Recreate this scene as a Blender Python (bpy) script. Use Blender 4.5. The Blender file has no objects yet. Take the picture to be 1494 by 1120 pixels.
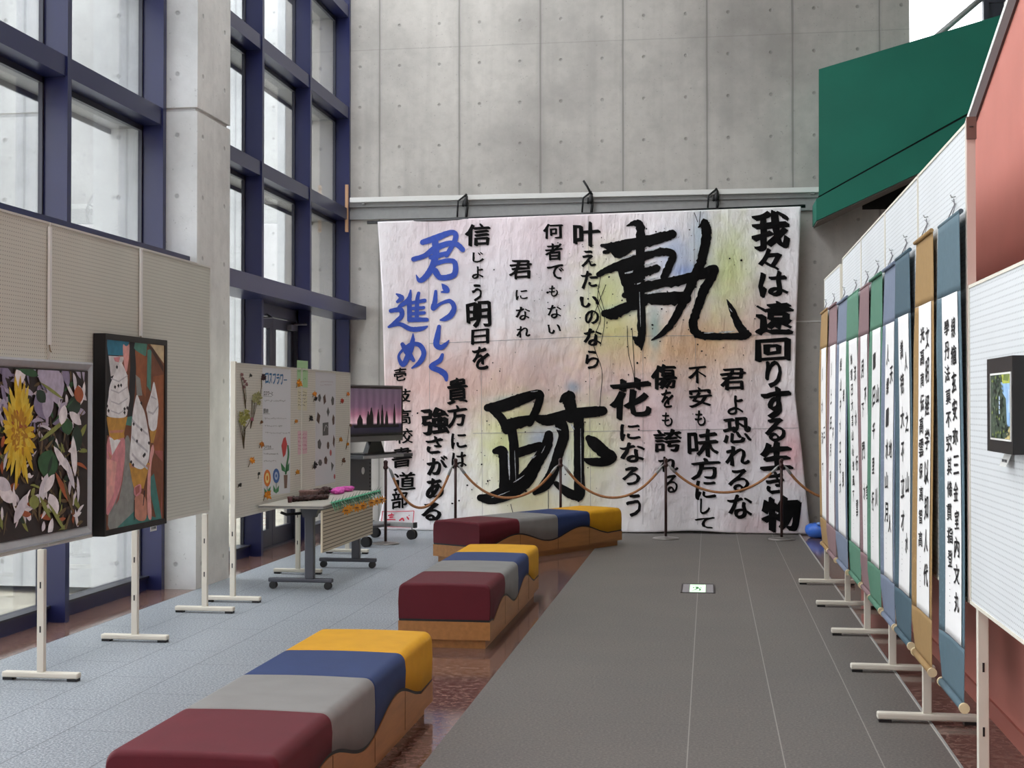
import bpy, bmesh, math, random
from mathutils import Vector, Matrix, Euler, noise
C = bpy.context.scene.collection
SC = bpy.context.scene
PI = math.pi
R = random.Random(7)

# ------------------------------------------------------------------ camera
F = 1970.0                      # focal length in pixels of a 1494 x 1120 frame
CAM_POS = Vector((0, 0, 1.5))
cam_data = bpy.data.cameras.new('camera')
cam_data.sensor_fit = 'HORIZONTAL'
cam_data.sensor_width = 36.0
cam_data.lens = F / 1494 * 36.0
cam_data.clip_end = 200
cam = bpy.data.objects.new('camera', cam_data)
cam.location = CAM_POS
cam.rotation_euler = (PI / 2 + math.atan(30 / F), 0, math.atan(288 / F))
C.objects.link(cam)
SC.camera = cam
CAM_ROT = cam.rotation_euler.to_matrix()

# ------------------------------------------------------------------ world, light, exposure
world = bpy.data.worlds.new('world'); SC.world = world
world.use_nodes = True
wb = world.node_tree.nodes['Background']
wb.inputs['Color'].default_value = (0.95, 0.975, 1.0, 1)
wb.inputs['Strength'].default_value = 2.15
sun = bpy.data.lights.new('sun', 'SUN')          # veiled sun behind thin cloud
sun.energy = 0.8; sun.angle = math.radians(42); sun.color = (1.0, 0.98, 0.95)
sun_o = bpy.data.objects.new('sun', sun); C.objects.link(sun_o)
sun_o.rotation_euler = Vector((0.80, -0.22, -0.56)).to_track_quat('-Z', 'Y').to_euler()
SC.view_settings.view_transform = 'Standard'
SC.view_settings.look = 'None'
SC.view_settings.gamma = 1.0
SC.view_settings.use_curve_mapping = False
SC.view_settings.exposure = 1.12


def ray(u, v):
    return CAM_ROT @ Vector(((u - 747) / F, -(v - 560) / F, -1.0))


def at_y(u, v, Y):
    d = ray(u, v); return CAM_POS + d * (Y / d.y)


def at_x(u, v, X):
    d = ray(u, v); return CAM_POS + d * (X / d.x)


def at_z(u, v, Z):
    d = ray(u, v); return CAM_POS + d * ((Z - CAM_POS.z) / d.z)


# ------------------------------------------------------------------ materials
def ty(x, y):
    return 1.0107 * y + 0.1462 * x


def lin(c):
    return c / 12.92 if c <= 0.04045 else ((c + 0.055) / 1.055) ** 2.4


def hexc(h):
    return tuple(lin(int(h[i:i + 2], 16) / 255) for i in (0, 2, 4)) + (1.0,)


class NT:
    def __init__(s, name):
        s.m = bpy.data.materials.new(name); s.m.use_nodes = True
        s.t = s.m.node_tree; s.b = s.t.nodes['Principled BSDF']

    def n(s, typ, **kw):
        x = s.t.nodes.new(typ)
        for k, v in kw.items():
            setattr(x, k, v)
        return x

    def l(s, a, b):
        s.t.links.new(a, b)

    def math(s, op, a, b=None, c=None):
        x = s.n('ShaderNodeMath', operation=op)
        for i, v in enumerate((a, b, c)):
            if v is None: continue
            if isinstance(v, (int, float)): x.inputs[i].default_value = v
            else: s.l(v, x.inputs[i])
        return x.outputs[0]

    def mix(s, fac, a, b, mode='MIX'):
        x = s.n('ShaderNodeMix', data_type='RGBA', blend_type=mode)
        for sock, v in ((x.inputs[0], fac), (x.inputs[6], a), (x.inputs[7], b)):
            if isinstance(v, (int, float)): sock.default_value = v
            elif isinstance(v, tuple): sock.default_value = v
            else: s.l(v, sock)
        return x.outputs[2]

    def coord(s):
        return s.n('ShaderNodeTexCoord').outputs['Object']

    def noise(s, vec, scale, detail=2.0, rough=0.5):
        x = s.n('ShaderNodeTexNoise'); s.l(vec, x.inputs['Vector'])
        x.inputs['Scale'].default_value = scale; x.inputs['Detail'].default_value = detail
        x.inputs['Roughness'].default_value = rough
        return x.outputs[0]

    def ramp(s, fac, stops):
        x = s.n('ShaderNodeValToRGB'); s.l(fac, x.inputs[0])
        e = x.color_ramp.elements
        while len(e) < len(stops): e.new(0.5)
        for el, (p, c) in zip(e, stops):
            el.position = p; el.color = c if isinstance(c, tuple) else (c, c, c, 1)
        return x.outputs[0]

    def bump(s, h, strength=0.2, dist=0.01):
        x = s.n('ShaderNodeBump'); s.l(h, x.inputs['Height'])
        x.inputs['Strength'].default_value = strength; x.inputs['Distance'].default_value = dist
        s.l(x.outputs[0], s.b.inputs['Normal'])


MATS = {}


def mat(name, col, rough=0.6, metal=0.0, var=0.0, scale=20.0, bump=0.0, bscale=200.0, spec=0.5, sheen=0.0):
    if name in MATS: return MATS[name]
    k = NT(name)
    col = hexc(col) if isinstance(col, str) else col
    k.b.inputs['Roughness'].default_value = rough
    k.b.inputs['Metallic'].default_value = metal
    k.b.inputs['Specular IOR Level'].default_value = spec
    if sheen: k.b.inputs['Sheen Weight'].default_value = sheen
    co = k.coord()
    if var:
        nz = k.noise(co, scale, 4)
        a = tuple(max(0, c * (1 - var)) for c in col[:3]) + (1,)
        b = tuple(min(1, c * (1 + var)) for c in col[:3]) + (1,)
        k.l(k.ramp(nz, [(0.3, a), (0.7, b)]), k.b.inputs['Base Color'])
    else:
        k.b.inputs['Base Color'].default_value = col
    if bump:
        k.bump(k.noise(co, bscale, 2), bump, 0.002)
    MATS[name] = k.m
    return k.m


def emit(name, col, strength):
    if name in MATS: return MATS[name]
    k = NT(name)
    col = hexc(col)
    k.b.inputs['Base Color'].default_value = col
    k.b.inputs['Emission Color'].default_value = col
    k.b.inputs['Emission Strength'].default_value = strength
    MATS[name] = k.m
    return k.m


def concrete(name, axis, base='a29f98', off=0.0, pitch=1.0, hole=0.5, hoff=(0.25, 0.17), joints=(3.9,), stain=1.0, groove=1.0):
    k = NT(name)
    co = k.coord()
    sp = k.n('ShaderNodeSeparateXYZ'); k.l(co, sp.inputs[0])
    h = sp.outputs[0] if axis == 'x' else sp.outputs[1]
    z = sp.outputs[2]
    b = hexc(base)
    dk = tuple(c * 0.72 for c in b[:3]) + (1,)
    lt = tuple(min(1, c * 1.16) for c in b[:3]) + (1,)
    n1 = k.noise(co, 0.8, 6, 0.62)
    n2 = k.noise(co, 9.0, 5, 0.6)
    n3 = k.noise(co, 60.0, 2)
    col = k.ramp(n1, [(0.32, dk), (0.52, b), (0.72, lt)])
    col = k.mix(k.math('MULTIPLY', k.ramp(n2, [(0.45, 0.0), (0.75, 1.0)]), 0.4 * stain), col, dk)
    mp = k.n('ShaderNodeMapping'); k.l(co, mp.inputs[0]); mp.inputs['Scale'].default_value = (6, 6, 0.35)
    streak = k.noise(mp.outputs[0], 1.0, 4)
    col = k.mix(k.math('MULTIPLY', k.ramp(streak, [(0.5, 0.0), (0.75, 1.0)]), 0.35 * stain), col, tuple(c * 0.62 for c in b[:3]) + (1,))
    # vertical form joints, wobbling in width with grout runs
    wob = k.math('MULTIPLY', k.math('SUBTRACT', k.noise(co, 3.0, 3), 0.5), 0.012)
    m = k.math('ABSOLUTE', k.math('SUBTRACT', k.math('FLOORED_MODULO', k.math('ADD', k.math('SUBTRACT', h, off - 0.5 * pitch), wob), pitch), 0.5 * pitch))
    width = k.math('MULTIPLY', k.math('ADD', 0.35, k.math('MULTIPLY', k.noise(co, 1.3, 2), 1.6)), 0.0095)
    line = k.math('LESS_THAN', m, width)
    soft = k.math('MULTIPLY', k.math('SUBTRACT', 1.0, k.math('MINIMUM', k.math('DIVIDE', m, 0.05), 1.0)), 0.35)
    col = k.mix(k.math('MULTIPLY', soft, groove), col, tuple(c * 0.6 for c in b[:3]) + (1,))
    col = k.mix(k.math('MULTIPLY', line, 0.62 * groove), col, tuple(c * 0.38 for c in b[:3]) + (1,))
    hj = None
    for j in joints:
        q = k.math('LESS_THAN', k.math('ABSOLUTE', k.math('SUBTRACT', k.math('ADD', z, wob), j)), 0.006)
        hj = q if hj is None else k.math('MAXIMUM', hj, q)
    if hj is not None:
        col = k.mix(k.math('MULTIPLY', hj, 0.28), col, tuple(c * 0.4 for c in b[:3]) + (1,))
    # tie holes
    a1 = k.math('SUBTRACT', k.math('FLOORED_MODULO', k.math('SUBTRACT', h, hoff[0] - hole / 2), hole), hole / 2)
    a2 = k.math('SUBTRACT', k.math('FLOORED_MODULO', k.math('SUBTRACT', z, hoff[1] - hole / 2), hole), hole / 2)
    r = k.math('SQRT', k.math('ADD', k.math('MULTIPLY', a1, a1), k.math('MULTIPLY', a2, a2)))
    pit = k.ramp(r, [(0.013, 1.0), (0.024, 0.0)])
    col = k.mix(k.math('MULTIPLY', pit, 0.55), col, tuple(c * 0.36 for c in b[:3]) + (1,))
    bug = k.ramp(k.noise(co, 38.0, 1), [(0.73, 0.0), (0.77, 1.0)])
    col = k.mix(k.math('MULTIPLY', bug, 0.4), col, tuple(c * 0.4 for c in b[:3]) + (1,))
    k.l(col, k.b.inputs['Base Color'])
    k.b.inputs['Roughness'].default_value = 0.75
    hgt = k.math('SUBTRACT', k.math('ADD', k.math('MULTIPLY', n3, 0.15), k.math('MULTIPLY', n2, 0.3)), k.math('ADD', k.math('MULTIPLY', line, 0.8 * groove), pit))
    k.bump(hgt, 0.5, 0.012)
    MATS[name] = k.m
    return k.m


def glass(name):
    k = NT(name)
    t = k.t; t.nodes.remove(k.b)
    tr = k.n('ShaderNodeBsdfTransparent'); tr.inputs[0].default_value = (0.965, 0.975, 0.985, 1)
    gl = k.n('ShaderNodeBsdfGlossy'); gl.inputs['Roughness'].default_value = 0.01
    fr = k.n('ShaderNodeFresnel'); fr.inputs[0].default_value = 1.45
    mx = k.n('ShaderNodeMixShader')
    k.l(k.math('MULTIPLY', fr.outputs[0], 0.55), mx.inputs[0]); k.l(tr.outputs[0], mx.inputs[1]); k.l(gl.outputs[0], mx.inputs[2])
    k.l(mx.outputs[0], t.nodes['Material Output'].inputs[0])
    MATS[name] = k.m
    return k.m


def pegboard(name, base, axis='y', pitch=0.022, rad=0.0034, dark=0.3):
    k = NT(name)
    co = k.coord(); sp = k.n('ShaderNodeSeparateXYZ'); k.l(co, sp.inputs[0])
    h = sp.outputs[1]; z = sp.outputs[2]
    a1 = k.math('SUBTRACT', k.math('FLOORED_MODULO', h, pitch), pitch / 2)
    a2 = k.math('SUBTRACT', k.math('FLOORED_MODULO', z, pitch), pitch / 2)
    r = k.math('SQRT', k.math('ADD', k.math('MULTIPLY', a1, a1), k.math('MULTIPLY', a2, a2)))
    pit = k.math('LESS_THAN', r, rad)
    b = hexc(base)
    nz = k.noise(co, 3.0, 3)
    col = k.ramp(nz, [(0.3, tuple(c * 0.95 for c in b[:3]) + (1,)), (0.7, b)])
    col = k.mix(k.math('MULTIPLY', pit, 1 - dark), col, tuple(c * 0.12 for c in b[:3]) + (1,))
    k.l(col, k.b.inputs['Base Color'])
    k.b.inputs['Roughness'].default_value = 0.6
    MATS[name] = k.m
    return k.m


def wood(name, base):
    k = NT(name)
    co = k.coord()
    mp = k.n('ShaderNodeMapping'); k.l(co, mp.inputs[0]); mp.inputs['Scale'].default_value = (30, 3, 30)
    n = k.noise(mp.outputs[0], 1.0, 5, 0.6)
    b = hexc(base)
    n2 = k.noise(co, 120.0, 2)
    col = k.ramp(n, [(0.3, tuple(c * 0.78 for c in b[:3]) + (1,)), (0.7, tuple(c * 1.1 for c in b[:3]) + (1,))])
    col = k.mix(k.math('MULTIPLY', n2, 0.2), col, tuple(c * 0.6 for c in b[:3]) + (1,))
    k.l(col, k.b.inputs['Base Color'])
    k.b.inputs['Roughness'].default_value = 0.42
    MATS[name] = k.m
    return k.m


# ------------------------------------------------------------------ mesh helpers
def add_box(bm, x0, x1, y0, y1, z0, z1, mi=0):
    v = [bm.verts.new((x, y, z)) for z in (z0, z1) for y in (y0, y1) for x in (x0, x1)]
    for f in ((0, 2, 3, 1), (4, 5, 7, 6), (0, 1, 5, 4), (2, 6, 7, 3), (0, 4, 6, 2), (1, 3, 7, 5)):
        bm.faces.new([v[i] for i in f]).material_index = mi


def box(x0, x1, y0, y1, z0, z1, bev=0.0):
    bm = bmesh.new(); add_box(bm, min(x0, x1), max(x0, x1), min(y0, y1), max(y0, y1), min(z0, z1), max(z0, z1))
    if bev: bmesh.ops.bevel(bm, geom=bm.edges[:], offset=bev, segments=2, affect='EDGES', profile=0.5)
    return bm


def add_tube(bm, pts, r, seg=10, cap=True, mi=0):
    pts = [Vector(p) for p in pts]
    rs = r if isinstance(r, (list, tuple)) else [r] * len(pts)
    rings = []; up = None
    for i, p in enumerate(pts):
        d = (pts[min(i + 1, len(pts) - 1)] - pts[max(i - 1, 0)]).normalized()
        if up is None:
            up = d.orthogonal().normalized()
        a = (up - d * up.dot(d))
        a = a.normalized() if a.length > 1e-6 else d.orthogonal().normalized()
        up = a; b = d.cross(a)
        rings.append([bm.verts.new(p + (a * math.cos(2 * PI * k / seg) + b * math.sin(2 * PI * k / seg)) * rs[i]) for k in range(seg)])
    for A, B in zip(rings, rings[1:]):
        for k in range(seg):
            f = bm.faces.new((A[k], A[(k + 1) % seg], B[(k + 1) % seg], B[k])); f.smooth = True; f.material_index = mi
    if cap:
        bm.faces.new(rings[0][::-1]).material_index = mi; bm.faces.new(rings[-1]).material_index = mi


def tube(pts, r, seg=10):
    bm = bmesh.new(); add_tube(bm, pts, r, seg); return bm


def add_lathe(bm, prof, c=(0, 0, 0), seg=24, mi=0):
    rings = []
    for r, z in prof:
        rings.append([bm.verts.new((c[0] + r * math.cos(2 * PI * k / seg), c[1] + r * math.sin(2 * PI * k / seg), c[2] + z)) for k in range(seg)])
    for A, B in zip(rings, rings[1:]):
        for k in range(seg):
            f = bm.faces.new((A[k], A[(k + 1) % seg], B[(k + 1) % seg], B[k])); f.smooth = True; f.material_index = mi
    bm.faces.new(rings[0][::-1]).material_index = mi; bm.faces.new(rings[-1]).material_index = mi


def lathe(prof, c=(0, 0, 0), seg=24):
    bm = bmesh.new(); add_lathe(bm, prof, c, seg); return bm


def add_prism(bm, poly, vec, mi=0):
    """poly: list of 3-D points (planar), extruded by vec."""
    vec = Vector(vec)
    a = [bm.verts.new(Vector(p)) for p in poly]; b = [bm.verts.new(Vector(p) + vec) for p in poly]
    n = len(poly)
    fs = [bm.faces.new(a), bm.faces.new(b[::-1])]
    for i in range(n): fs.append(bm.faces.new((a[i], b[i], b[(i + 1) % n], a[(i + 1) % n])))
    for f in fs: f.material_index = mi


def prism(poly, vec):
    bm = bmesh.new(); add_prism(bm, poly, vec); bmesh.ops.recalc_face_normals(bm, faces=bm.faces[:]); return bm


def obj(name, bm, m, parent=None, label=None, shift=True, kind=None):
    """one mesh object; with a parent the mesh is given in world space and moved to the parent's own space"""
    if parent is not None and shift:
        mtx = (Matrix.Translation(Vector(tuple(parent['_o']))) @ Matrix.Rotation(parent['_r'], 4, 'Z')).inverted()
        bmesh.ops.transform(bm, matrix=mtx, verts=bm.verts)
    me = bpy.data.meshes.new(name); bm.to_mesh(me); bm.free()
    for x in (m if isinstance(m, (list, tuple)) else [m]): me.materials.append(x)
    o = bpy.data.objects.new(name, me); C.objects.link(o)
    if parent is not None:
        o.parent = parent
        o['_o'] = tuple(parent['_o']); o['_r'] = parent['_r']
    else:
        o['_o'] = (0.0, 0.0, 0.0); o['_r'] = 0.0
    if label: o['label'] = label
    if kind: o['kind'] = kind
    return o


def tag(o, label, cat, group=None):
    o['label'] = label; o['category'] = cat
    if group: o['group'] = group
    return o


def thing(name, label, cat, loc=(0, 0, 0), rotz=0.0, group=None, kind=None):
    o = bpy.data.objects.new(name, None); C.objects.link(o)
    o.empty_display_size = 0.1
    o.location = loc; o.rotation_euler = (0, 0, rotz)
    o['_o'] = tuple(float(x) for x in loc); o['_r'] = float(rotz)
    if kind: o['kind'] = kind
    else: tag(o, label, cat, group)
    return o


def struct(name, bm, m, parent=None):
    o = obj(name, bm, m, parent)
    if parent is None: o['kind'] = 'structure'
    return o


def bevel_mod(o, w, seg=2):
    b = o.modifiers.new('bevel', 'BEVEL'); b.width = w; b.segments = seg; b.limit_method = 'ANGLE'
    return o
# ------------------------------------------------------------------ the setting
YB = 16.2            # inner face of the back wall
XG = -4.57           # glass line of the left curtain wall
XM = -4.385           # room face of the mullions
XR = 1.336            # face of the red wall


def floor_mat():
    k = NT('floor_finishes')
    co = k.coord(); sp = k.n('ShaderNodeSeparateXYZ'); k.l(co, sp.inputs[0])
    x, y = sp.outputs[0], sp.outputs[1]
    is_tile = k.math('MULTIPLY', k.math('GREATER_THAN', x, -4.126), k.math('LESS_THAN', x, -1.95))
    is_mat = k.math('MULTIPLY', k.math('GREATER_THAN', x, -1.187), k.math('LESS_THAN', x, 1.03))
    # polished dark red granite
    g1 = k.noise(co, 26.0, 5, 0.7); g2 = k.noise(co, 90.0, 3, 0.7)
    gran = k.ramp(g1, [(0.3, hexc('3c2a26')), (0.48, hexc('6d524b')), (0.58, hexc('96776c')), (0.72, hexc('46322c'))])
    gran = k.mix(k.math('MULTIPLY', g2, 0.45), gran, hexc('3a2622'))
    gj = k.math('LESS_THAN', k.math('ABSOLUTE', k.math('SUBTRACT', k.math('FLOORED_MODULO', y, 0.8), 0.4)), 0.003)
    gran = k.mix(k.math('MULTIPLY', gj, 0.6), gran, hexc('8a7a72'))
    # blue-grey stone tiles, 0.4 x 0.8 running bond
    t1 = k.noise(co, 85.0, 4, 0.8); t2 = k.noise(co, 1.2, 3)
    til = k.ramp(t1, [(0.34, hexc('42474d')), (0.5, hexc('858c93')), (0.64, hexc('c6cbd1'))])
    til = k.mix(0.2, til, k.ramp(t2, [(0.3, hexc('747a80')), (0.7, hexc('8d9398'))]))
    tw = 0.397
    col_i = k.math('FLOOR', k.math('DIVIDE', k.math('ADD', x, 4.126), tw))
    fx = k.math('ABSOLUTE', k.math('SUBTRACT', k.math('FLOORED_MODULO', k.math('ADD', x, 4.126), tw), tw / 2))
    yo = k.math('ADD', y, k.math('MULTIPLY', col_i, 0.4))
    fy = k.math('ABSOLUTE', k.math('SUBTRACT', k.math('FLOORED_MODULO', k.math('ADD', yo, 0.11), 0.8), 0.4))
    tj = k.math('MAXIMUM', k.math('GREATER_THAN', fx, tw / 2 - 0.0035), k.math('GREATER_THAN', fy, 0.4 - 0.0035))
    til = k.mix(k.math('MULTIPLY', tj, 0.6), til, hexc('3e4448'))
    # warm grey floor of the aisle with pale lines between its sheets
    c1 = k.noise(co, 80.0, 4, 0.75); c2 = k.noise(co, 1.6, 3)
    car = k.ramp(c1, [(0.3, hexc('47433f')), (0.5, hexc('69645f')), (0.72, hexc('8a837c'))])
    car = k.mix(0.25, car, k.ramp(c2, [(0.3, hexc('5d5b5c')), (0.7, hexc('6f6a66'))]))
    cx = k.math('ABSOLUTE', k.math('SUBTRACT', k.math('FLOORED_MODULO', k.math('SUBTRACT', x, 0.3085), 0.405), 0.2025))
    cj = k.math('MULTIPLY', k.math('GREATER_THAN', cx, 0.2025 - 0.0028), k.math('MULTIPLY', k.math('GREATER_THAN', x, -0.3), k.math('LESS_THAN', x, 0.95)))
    car = k.mix(k.math('MULTIPLY', cj, 0.75), car, hexc('a09c95'))
    cy = k.math('ABSOLUTE', k.math('SUBTRACT', k.math('FLOORED_MODULO', k.math('ADD', y, k.math('MULTIPLY', k.math('FLOOR', k.math('DIVIDE', k.math('SUBTRACT', x, 0.3085), 0.405)), 0.4)), 0.8), 0.4))
    car = k.mix(k.math('MULTIPLY', k.math('GREATER_THAN', cy, 0.397), 0.25), car, hexc('3c3936'))
    edge = k.math('LESS_THAN', k.math('ABSOLUTE', k.math('SUBTRACT', x, 1.026)), 0.006)
    car = k.mix(edge, car, hexc('b5b0a8'))
    col = k.mix(is_tile, gran, til)
    col = k.mix(is_mat, col, car)
    k.l(col, k.b.inputs['Base Color'])
    ro = k.math('ADD', 0.1, k.math('ADD', k.math('MULTIPLY', is_tile, 0.36), k.math('MULTIPLY', is_mat, 0.46)))
    k.l(ro, k.b.inputs['Roughness'])
    k.l(k.math('ADD', 0.5, k.math('MULTIPLY', is_mat, -0.2)), k.b.inputs['Specular IOR Level'])
    hb = k.math('MULTIPLY', k.math('MAXIMUM', is_tile, is_mat), k.math('SUBTRACT', k.math('ADD', t1, 0), tj))
    k.bump(hb, 0.12, 0.004)
    return k.m


M_CONC_X = concrete('concrete_back', 'x', base='bab6b0', off=-0.02, pitch=1.0, hoff=(0.23, 0.17), joints=(5.88,))
M_CONC_COL = concrete('concrete_column', 'y', base='d9d7d3', off=30.0, pitch=60.0, hoff=(0.11, 0.2), joints=(), groove=0)
M_CONC_OUT = concrete('concrete_outside', 'x', base='c3c5c5', off=-5.63, pitch=0.9, hoff=(0.2, 0.2), joints=(3.9,), groove=0.55, stain=0.6)
M_RED = mat('red_paint', 'b97266', 0.55, var=0.06, scale=3, bump=0.08, bscale=40)
M_GREEN = mat('green_paint', '187662', 0.5, var=0.07, scale=2.0, bump=0.06, bscale=30)
M_NAVY = mat('navy_frame', '1d214a', 0.3, var=0.05, scale=4)
M_DARK = mat('dark_door_metal', '2b2c38', 0.4)
M_GLASS = glass('window_glass')
M_PAVE = mat('pale_paving', 'bdb7a6', 0.8, var=0.2, scale=2.5)
M_STEEL = mat('grey_steel', 'a3a4a3', 0.45, metal=0.3, var=0.05)
M_WHITE = mat('white_paint', 'e4e4e0', 0.4)
M_CEIL = mat('ceiling_plaster', 'c9c7c0', 0.8)
M_BLACK = mat('black_rubber', '131314', 0.5)

# floor: one slab, finishes laid side by side
struct('floor', box(-4.75, 6.2, -4.2, 17.4, -0.2, 0.0), floor_mat())
struct('ground', box(-16, -4.751, -6, 26, -0.25, -0.06), M_PAVE)

XE = at_y(1327, 50, YB).x        # right end of the tall part of the back wall
XN = at_y(1258, 305, YB).x
# back wall with the low opening beneath the stair
bm = bmesh.new()
add_prism(bm, [(XG - 0.65, YB, 0), (XE, YB, 0), (XE, YB, 3.78), (XN, YB, 3.78), (XN, YB, 4.3), (XE, YB, 4.9), (XE, YB, 8.2), (XG - 0.65, YB, 8.2)], (0, 0.5, 0))
bmesh.ops.recalc_face_normals(bm, faces=bm.faces[:])
struct('wall_back', bm, M_CONC_X)
struct('wall_back_lower', box(XE, 6.2, YB, YB + 0.5, 0, 3.78), M_CONC_X)
# dark space behind the opening
bm = bmesh.new()
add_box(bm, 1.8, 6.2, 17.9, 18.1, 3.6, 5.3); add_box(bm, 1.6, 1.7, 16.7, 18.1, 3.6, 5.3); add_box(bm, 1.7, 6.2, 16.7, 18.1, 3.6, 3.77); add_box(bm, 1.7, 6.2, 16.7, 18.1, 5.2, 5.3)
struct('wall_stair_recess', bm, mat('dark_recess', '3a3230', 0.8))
struct('wall_behind', box(-4.7, 6.2, -4.4, -4.2, 0, 8.2), M_CEIL)
struct('wall_far_right', box(6.0, 6.2, -4.2, 18.5, 0, 8.2), mat('hall_wall', '77726b', 0.7))
bm = bmesh.new()
SKY = (-4.4, -1.6, -3.0, 16.0)     # opening added in the unseen roof to let more sky light in
add_box(bm, -4.7, SKY[0], -4.2, 17.1, 8.2, 8.4); add_box(bm, SKY[1], 6.2, -4.2, 17.1, 8.2, 8.4)
add_box(bm, SKY[0], SKY[1], -4.2, SKY[2], 8.2, 8.4); add_box(bm, SKY[0], SKY[1], SKY[3], 17.1, 8.2, 8.4)
struct('ceiling', bm, M_CEIL)

# concrete pier that runs out through the glass as a buttress wall
bm = bmesh.new()
add_box(bm, -9.5, -4.126, 10.49, 11.25, 0, 3.893); add_box(bm, -9.5, -4.126, 10.49, 11.25, 3.927, 9.0); add_box(bm, -9.5, -4.15, 10.515, 11.225, 3.893, 3.927)
pier = struct('wall_left', bm, M_CONC_COL)
M_PIER_FACE = M_CONC_OUT
pier.data.materials.append(M_PIER_FACE)
for p in pier.data.polygons:
    if abs(p.normal.y) > 0.9: p.material_index = 1
# outside: end of the back wall, and a pale wall across the yard
struct('wall_outside_end', box(-5.22, XG - 0.66, YB, YB + 0.6, -0.1, 9.0), M_CONC_OUT)
struct('wall_outside_far', box(-14, -4.75, 20.5, 21.0, -0.1, 9.5), M_CONC_OUT)

# red stair wall with its sloping top and dark coping
SLOPE = [(-4.2, 6.4), (5.84, 3.26), (6.91, 2.88), (7.8, 2.57), (11.0, 1.3), (12.4, 1.3)]
ztop = lambda y: 2.88 + (7.18 - y) * 0.348
pts = [(-4.2, ztop(-4.2)), (11.0, ztop(11.0)), (12.4, ztop(11.0))]
struct('wall_right', prism([(XR, -4.2, 0), (XR, 12.4, 0)] + [(XR, y, z) for y, z in pts[::-1]], (0.2, 0, 0)), M_RED)
bm = bmesh.new()
add_prism(bm, [(XR - 0.012, -4.2, ztop(-4.2) - 0.0), (XR - 0.012, 11.0, ztop(11.0) - 0.0), (XR - 0.012, 11.0, ztop(11.0) + 0.1), (XR - 0.012, -4.2, ztop(-4.2) + 0.1)], (0.224, 0, 0))
bmesh.ops.recalc_face_normals(bm, faces=bm.faces[:])
cp = struct('trim_1', bm, mat('dark_coping', '4a3a3a', 0.5))
struct('edge_highlight', prism([(XR - 0.014, -4.2, ztop(-4.2) + 0.101), (XR - 0.014, 11.0, ztop(11.0) + 0.101), (XR - 0.014, 11.0, ztop(11.0) + 0.13), (XR - 0.014, -4.2, ztop(-4.2) + 0.13)], (0.228, 0, 0)), M_WHITE, cp)  # white strip imitates the bright highlight along the coping edge
bm = bmesh.new()
add_box(bm, XR - 0.012, XR, -4.2, 12.4, 0, 0.085)
struct('baseboard_right', bm, mat('red_plinth', 'a8655a', 0.45))

# green stair: tall balustrade, projecting string course and sloping soffit
YG = 15.6
g = lambda u, v, Y=YG: at_y(u, v, Y)
stair = struct('green_staircase', prism([g(1194.5, 286), g(1194.5, 101), g(1466, 20), g(1600, -20), g(1600, 62), g(1426, 157)], (0.05, 0.55, 0)), M_GREEN)
stair['kind'] = 'structure'
struct('stringer', prism([g(1191, 322, YG - 0.02), g(1191, 290, YG - 0.02), g(1426, 160.5, YG - 0.02), g(1600, 66, YG - 0.02), g(1600, 120, YG - 0.02), g(1335, 255, YG - 0.02)], (0, 0.57, 0)), M_GREEN, stair)
struct('soffit', prism([g(1192, 322.4, YG + 0.01), g(1335, 255.4, YG + 0.01), g(1600, 120.4, YG + 0.01), g(1600, 122.4, YG + 0.01), g(1335, 257.4, YG + 0.01), g(1192, 324.4, YG + 0.01)], (0, 0.54, 0)), mat('soffit_grey', '8d857d', 0.8), stair)
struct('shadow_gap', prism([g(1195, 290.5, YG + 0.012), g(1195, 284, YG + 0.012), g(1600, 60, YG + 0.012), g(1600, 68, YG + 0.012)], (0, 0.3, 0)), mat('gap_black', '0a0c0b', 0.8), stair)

# steel channel and lip along the back wall that the banner pole hangs from
bm = bmesh.new()
add_box(bm, XM, 1.33, YB - 0.05, YB, 3.93, 4.02); add_box(bm, XM, 1.33, YB - 0.035, YB, 3.78, 3.885); add_box(bm, XM, 1.33, YB - 0.012, YB, 3.885, 3.93)
struct('trim_2', bm, M_STEEL)
tag(obj('hanging_rail', box(XM + 0.02, 1.3, YB - 0.12, YB - 0.075, 3.98, 4.04, 0.004), M_WHITE), 'long white square tube fixed along the concrete wall above the calligraphy banner', 'rail')
hr = bpy.data.objects['hanging_rail']
for i, x in enumerate((-4.2, -2.9, -1.4, 0.0, 1.2)):
    obj('bracket', box(x - 0.02, x + 0.02, YB - 0.1, YB, 3.96, 3.984), M_STEEL, hr)
obj('end_post', box(-4.42, -4.385, YB - 0.13, YB - 0.095, 3.62, 4.2), mat('pale_wood', 'b98f6c', 0.6), hr, label='short upright wooden stick at its left end')
struct('trim_3', box(0.9, 1.6, YB - 0.012, YB, 2.47, 2.485), M_WHITE)
struct('trim_4', box(1.026, 1.034, -4.2, 16.1, 0.0, 0.004), M_STEEL)

# ---------------- left curtain wall
TR = [0.05, 2.615, 3.84, 5.095, 6.35, 7.6]


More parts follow.
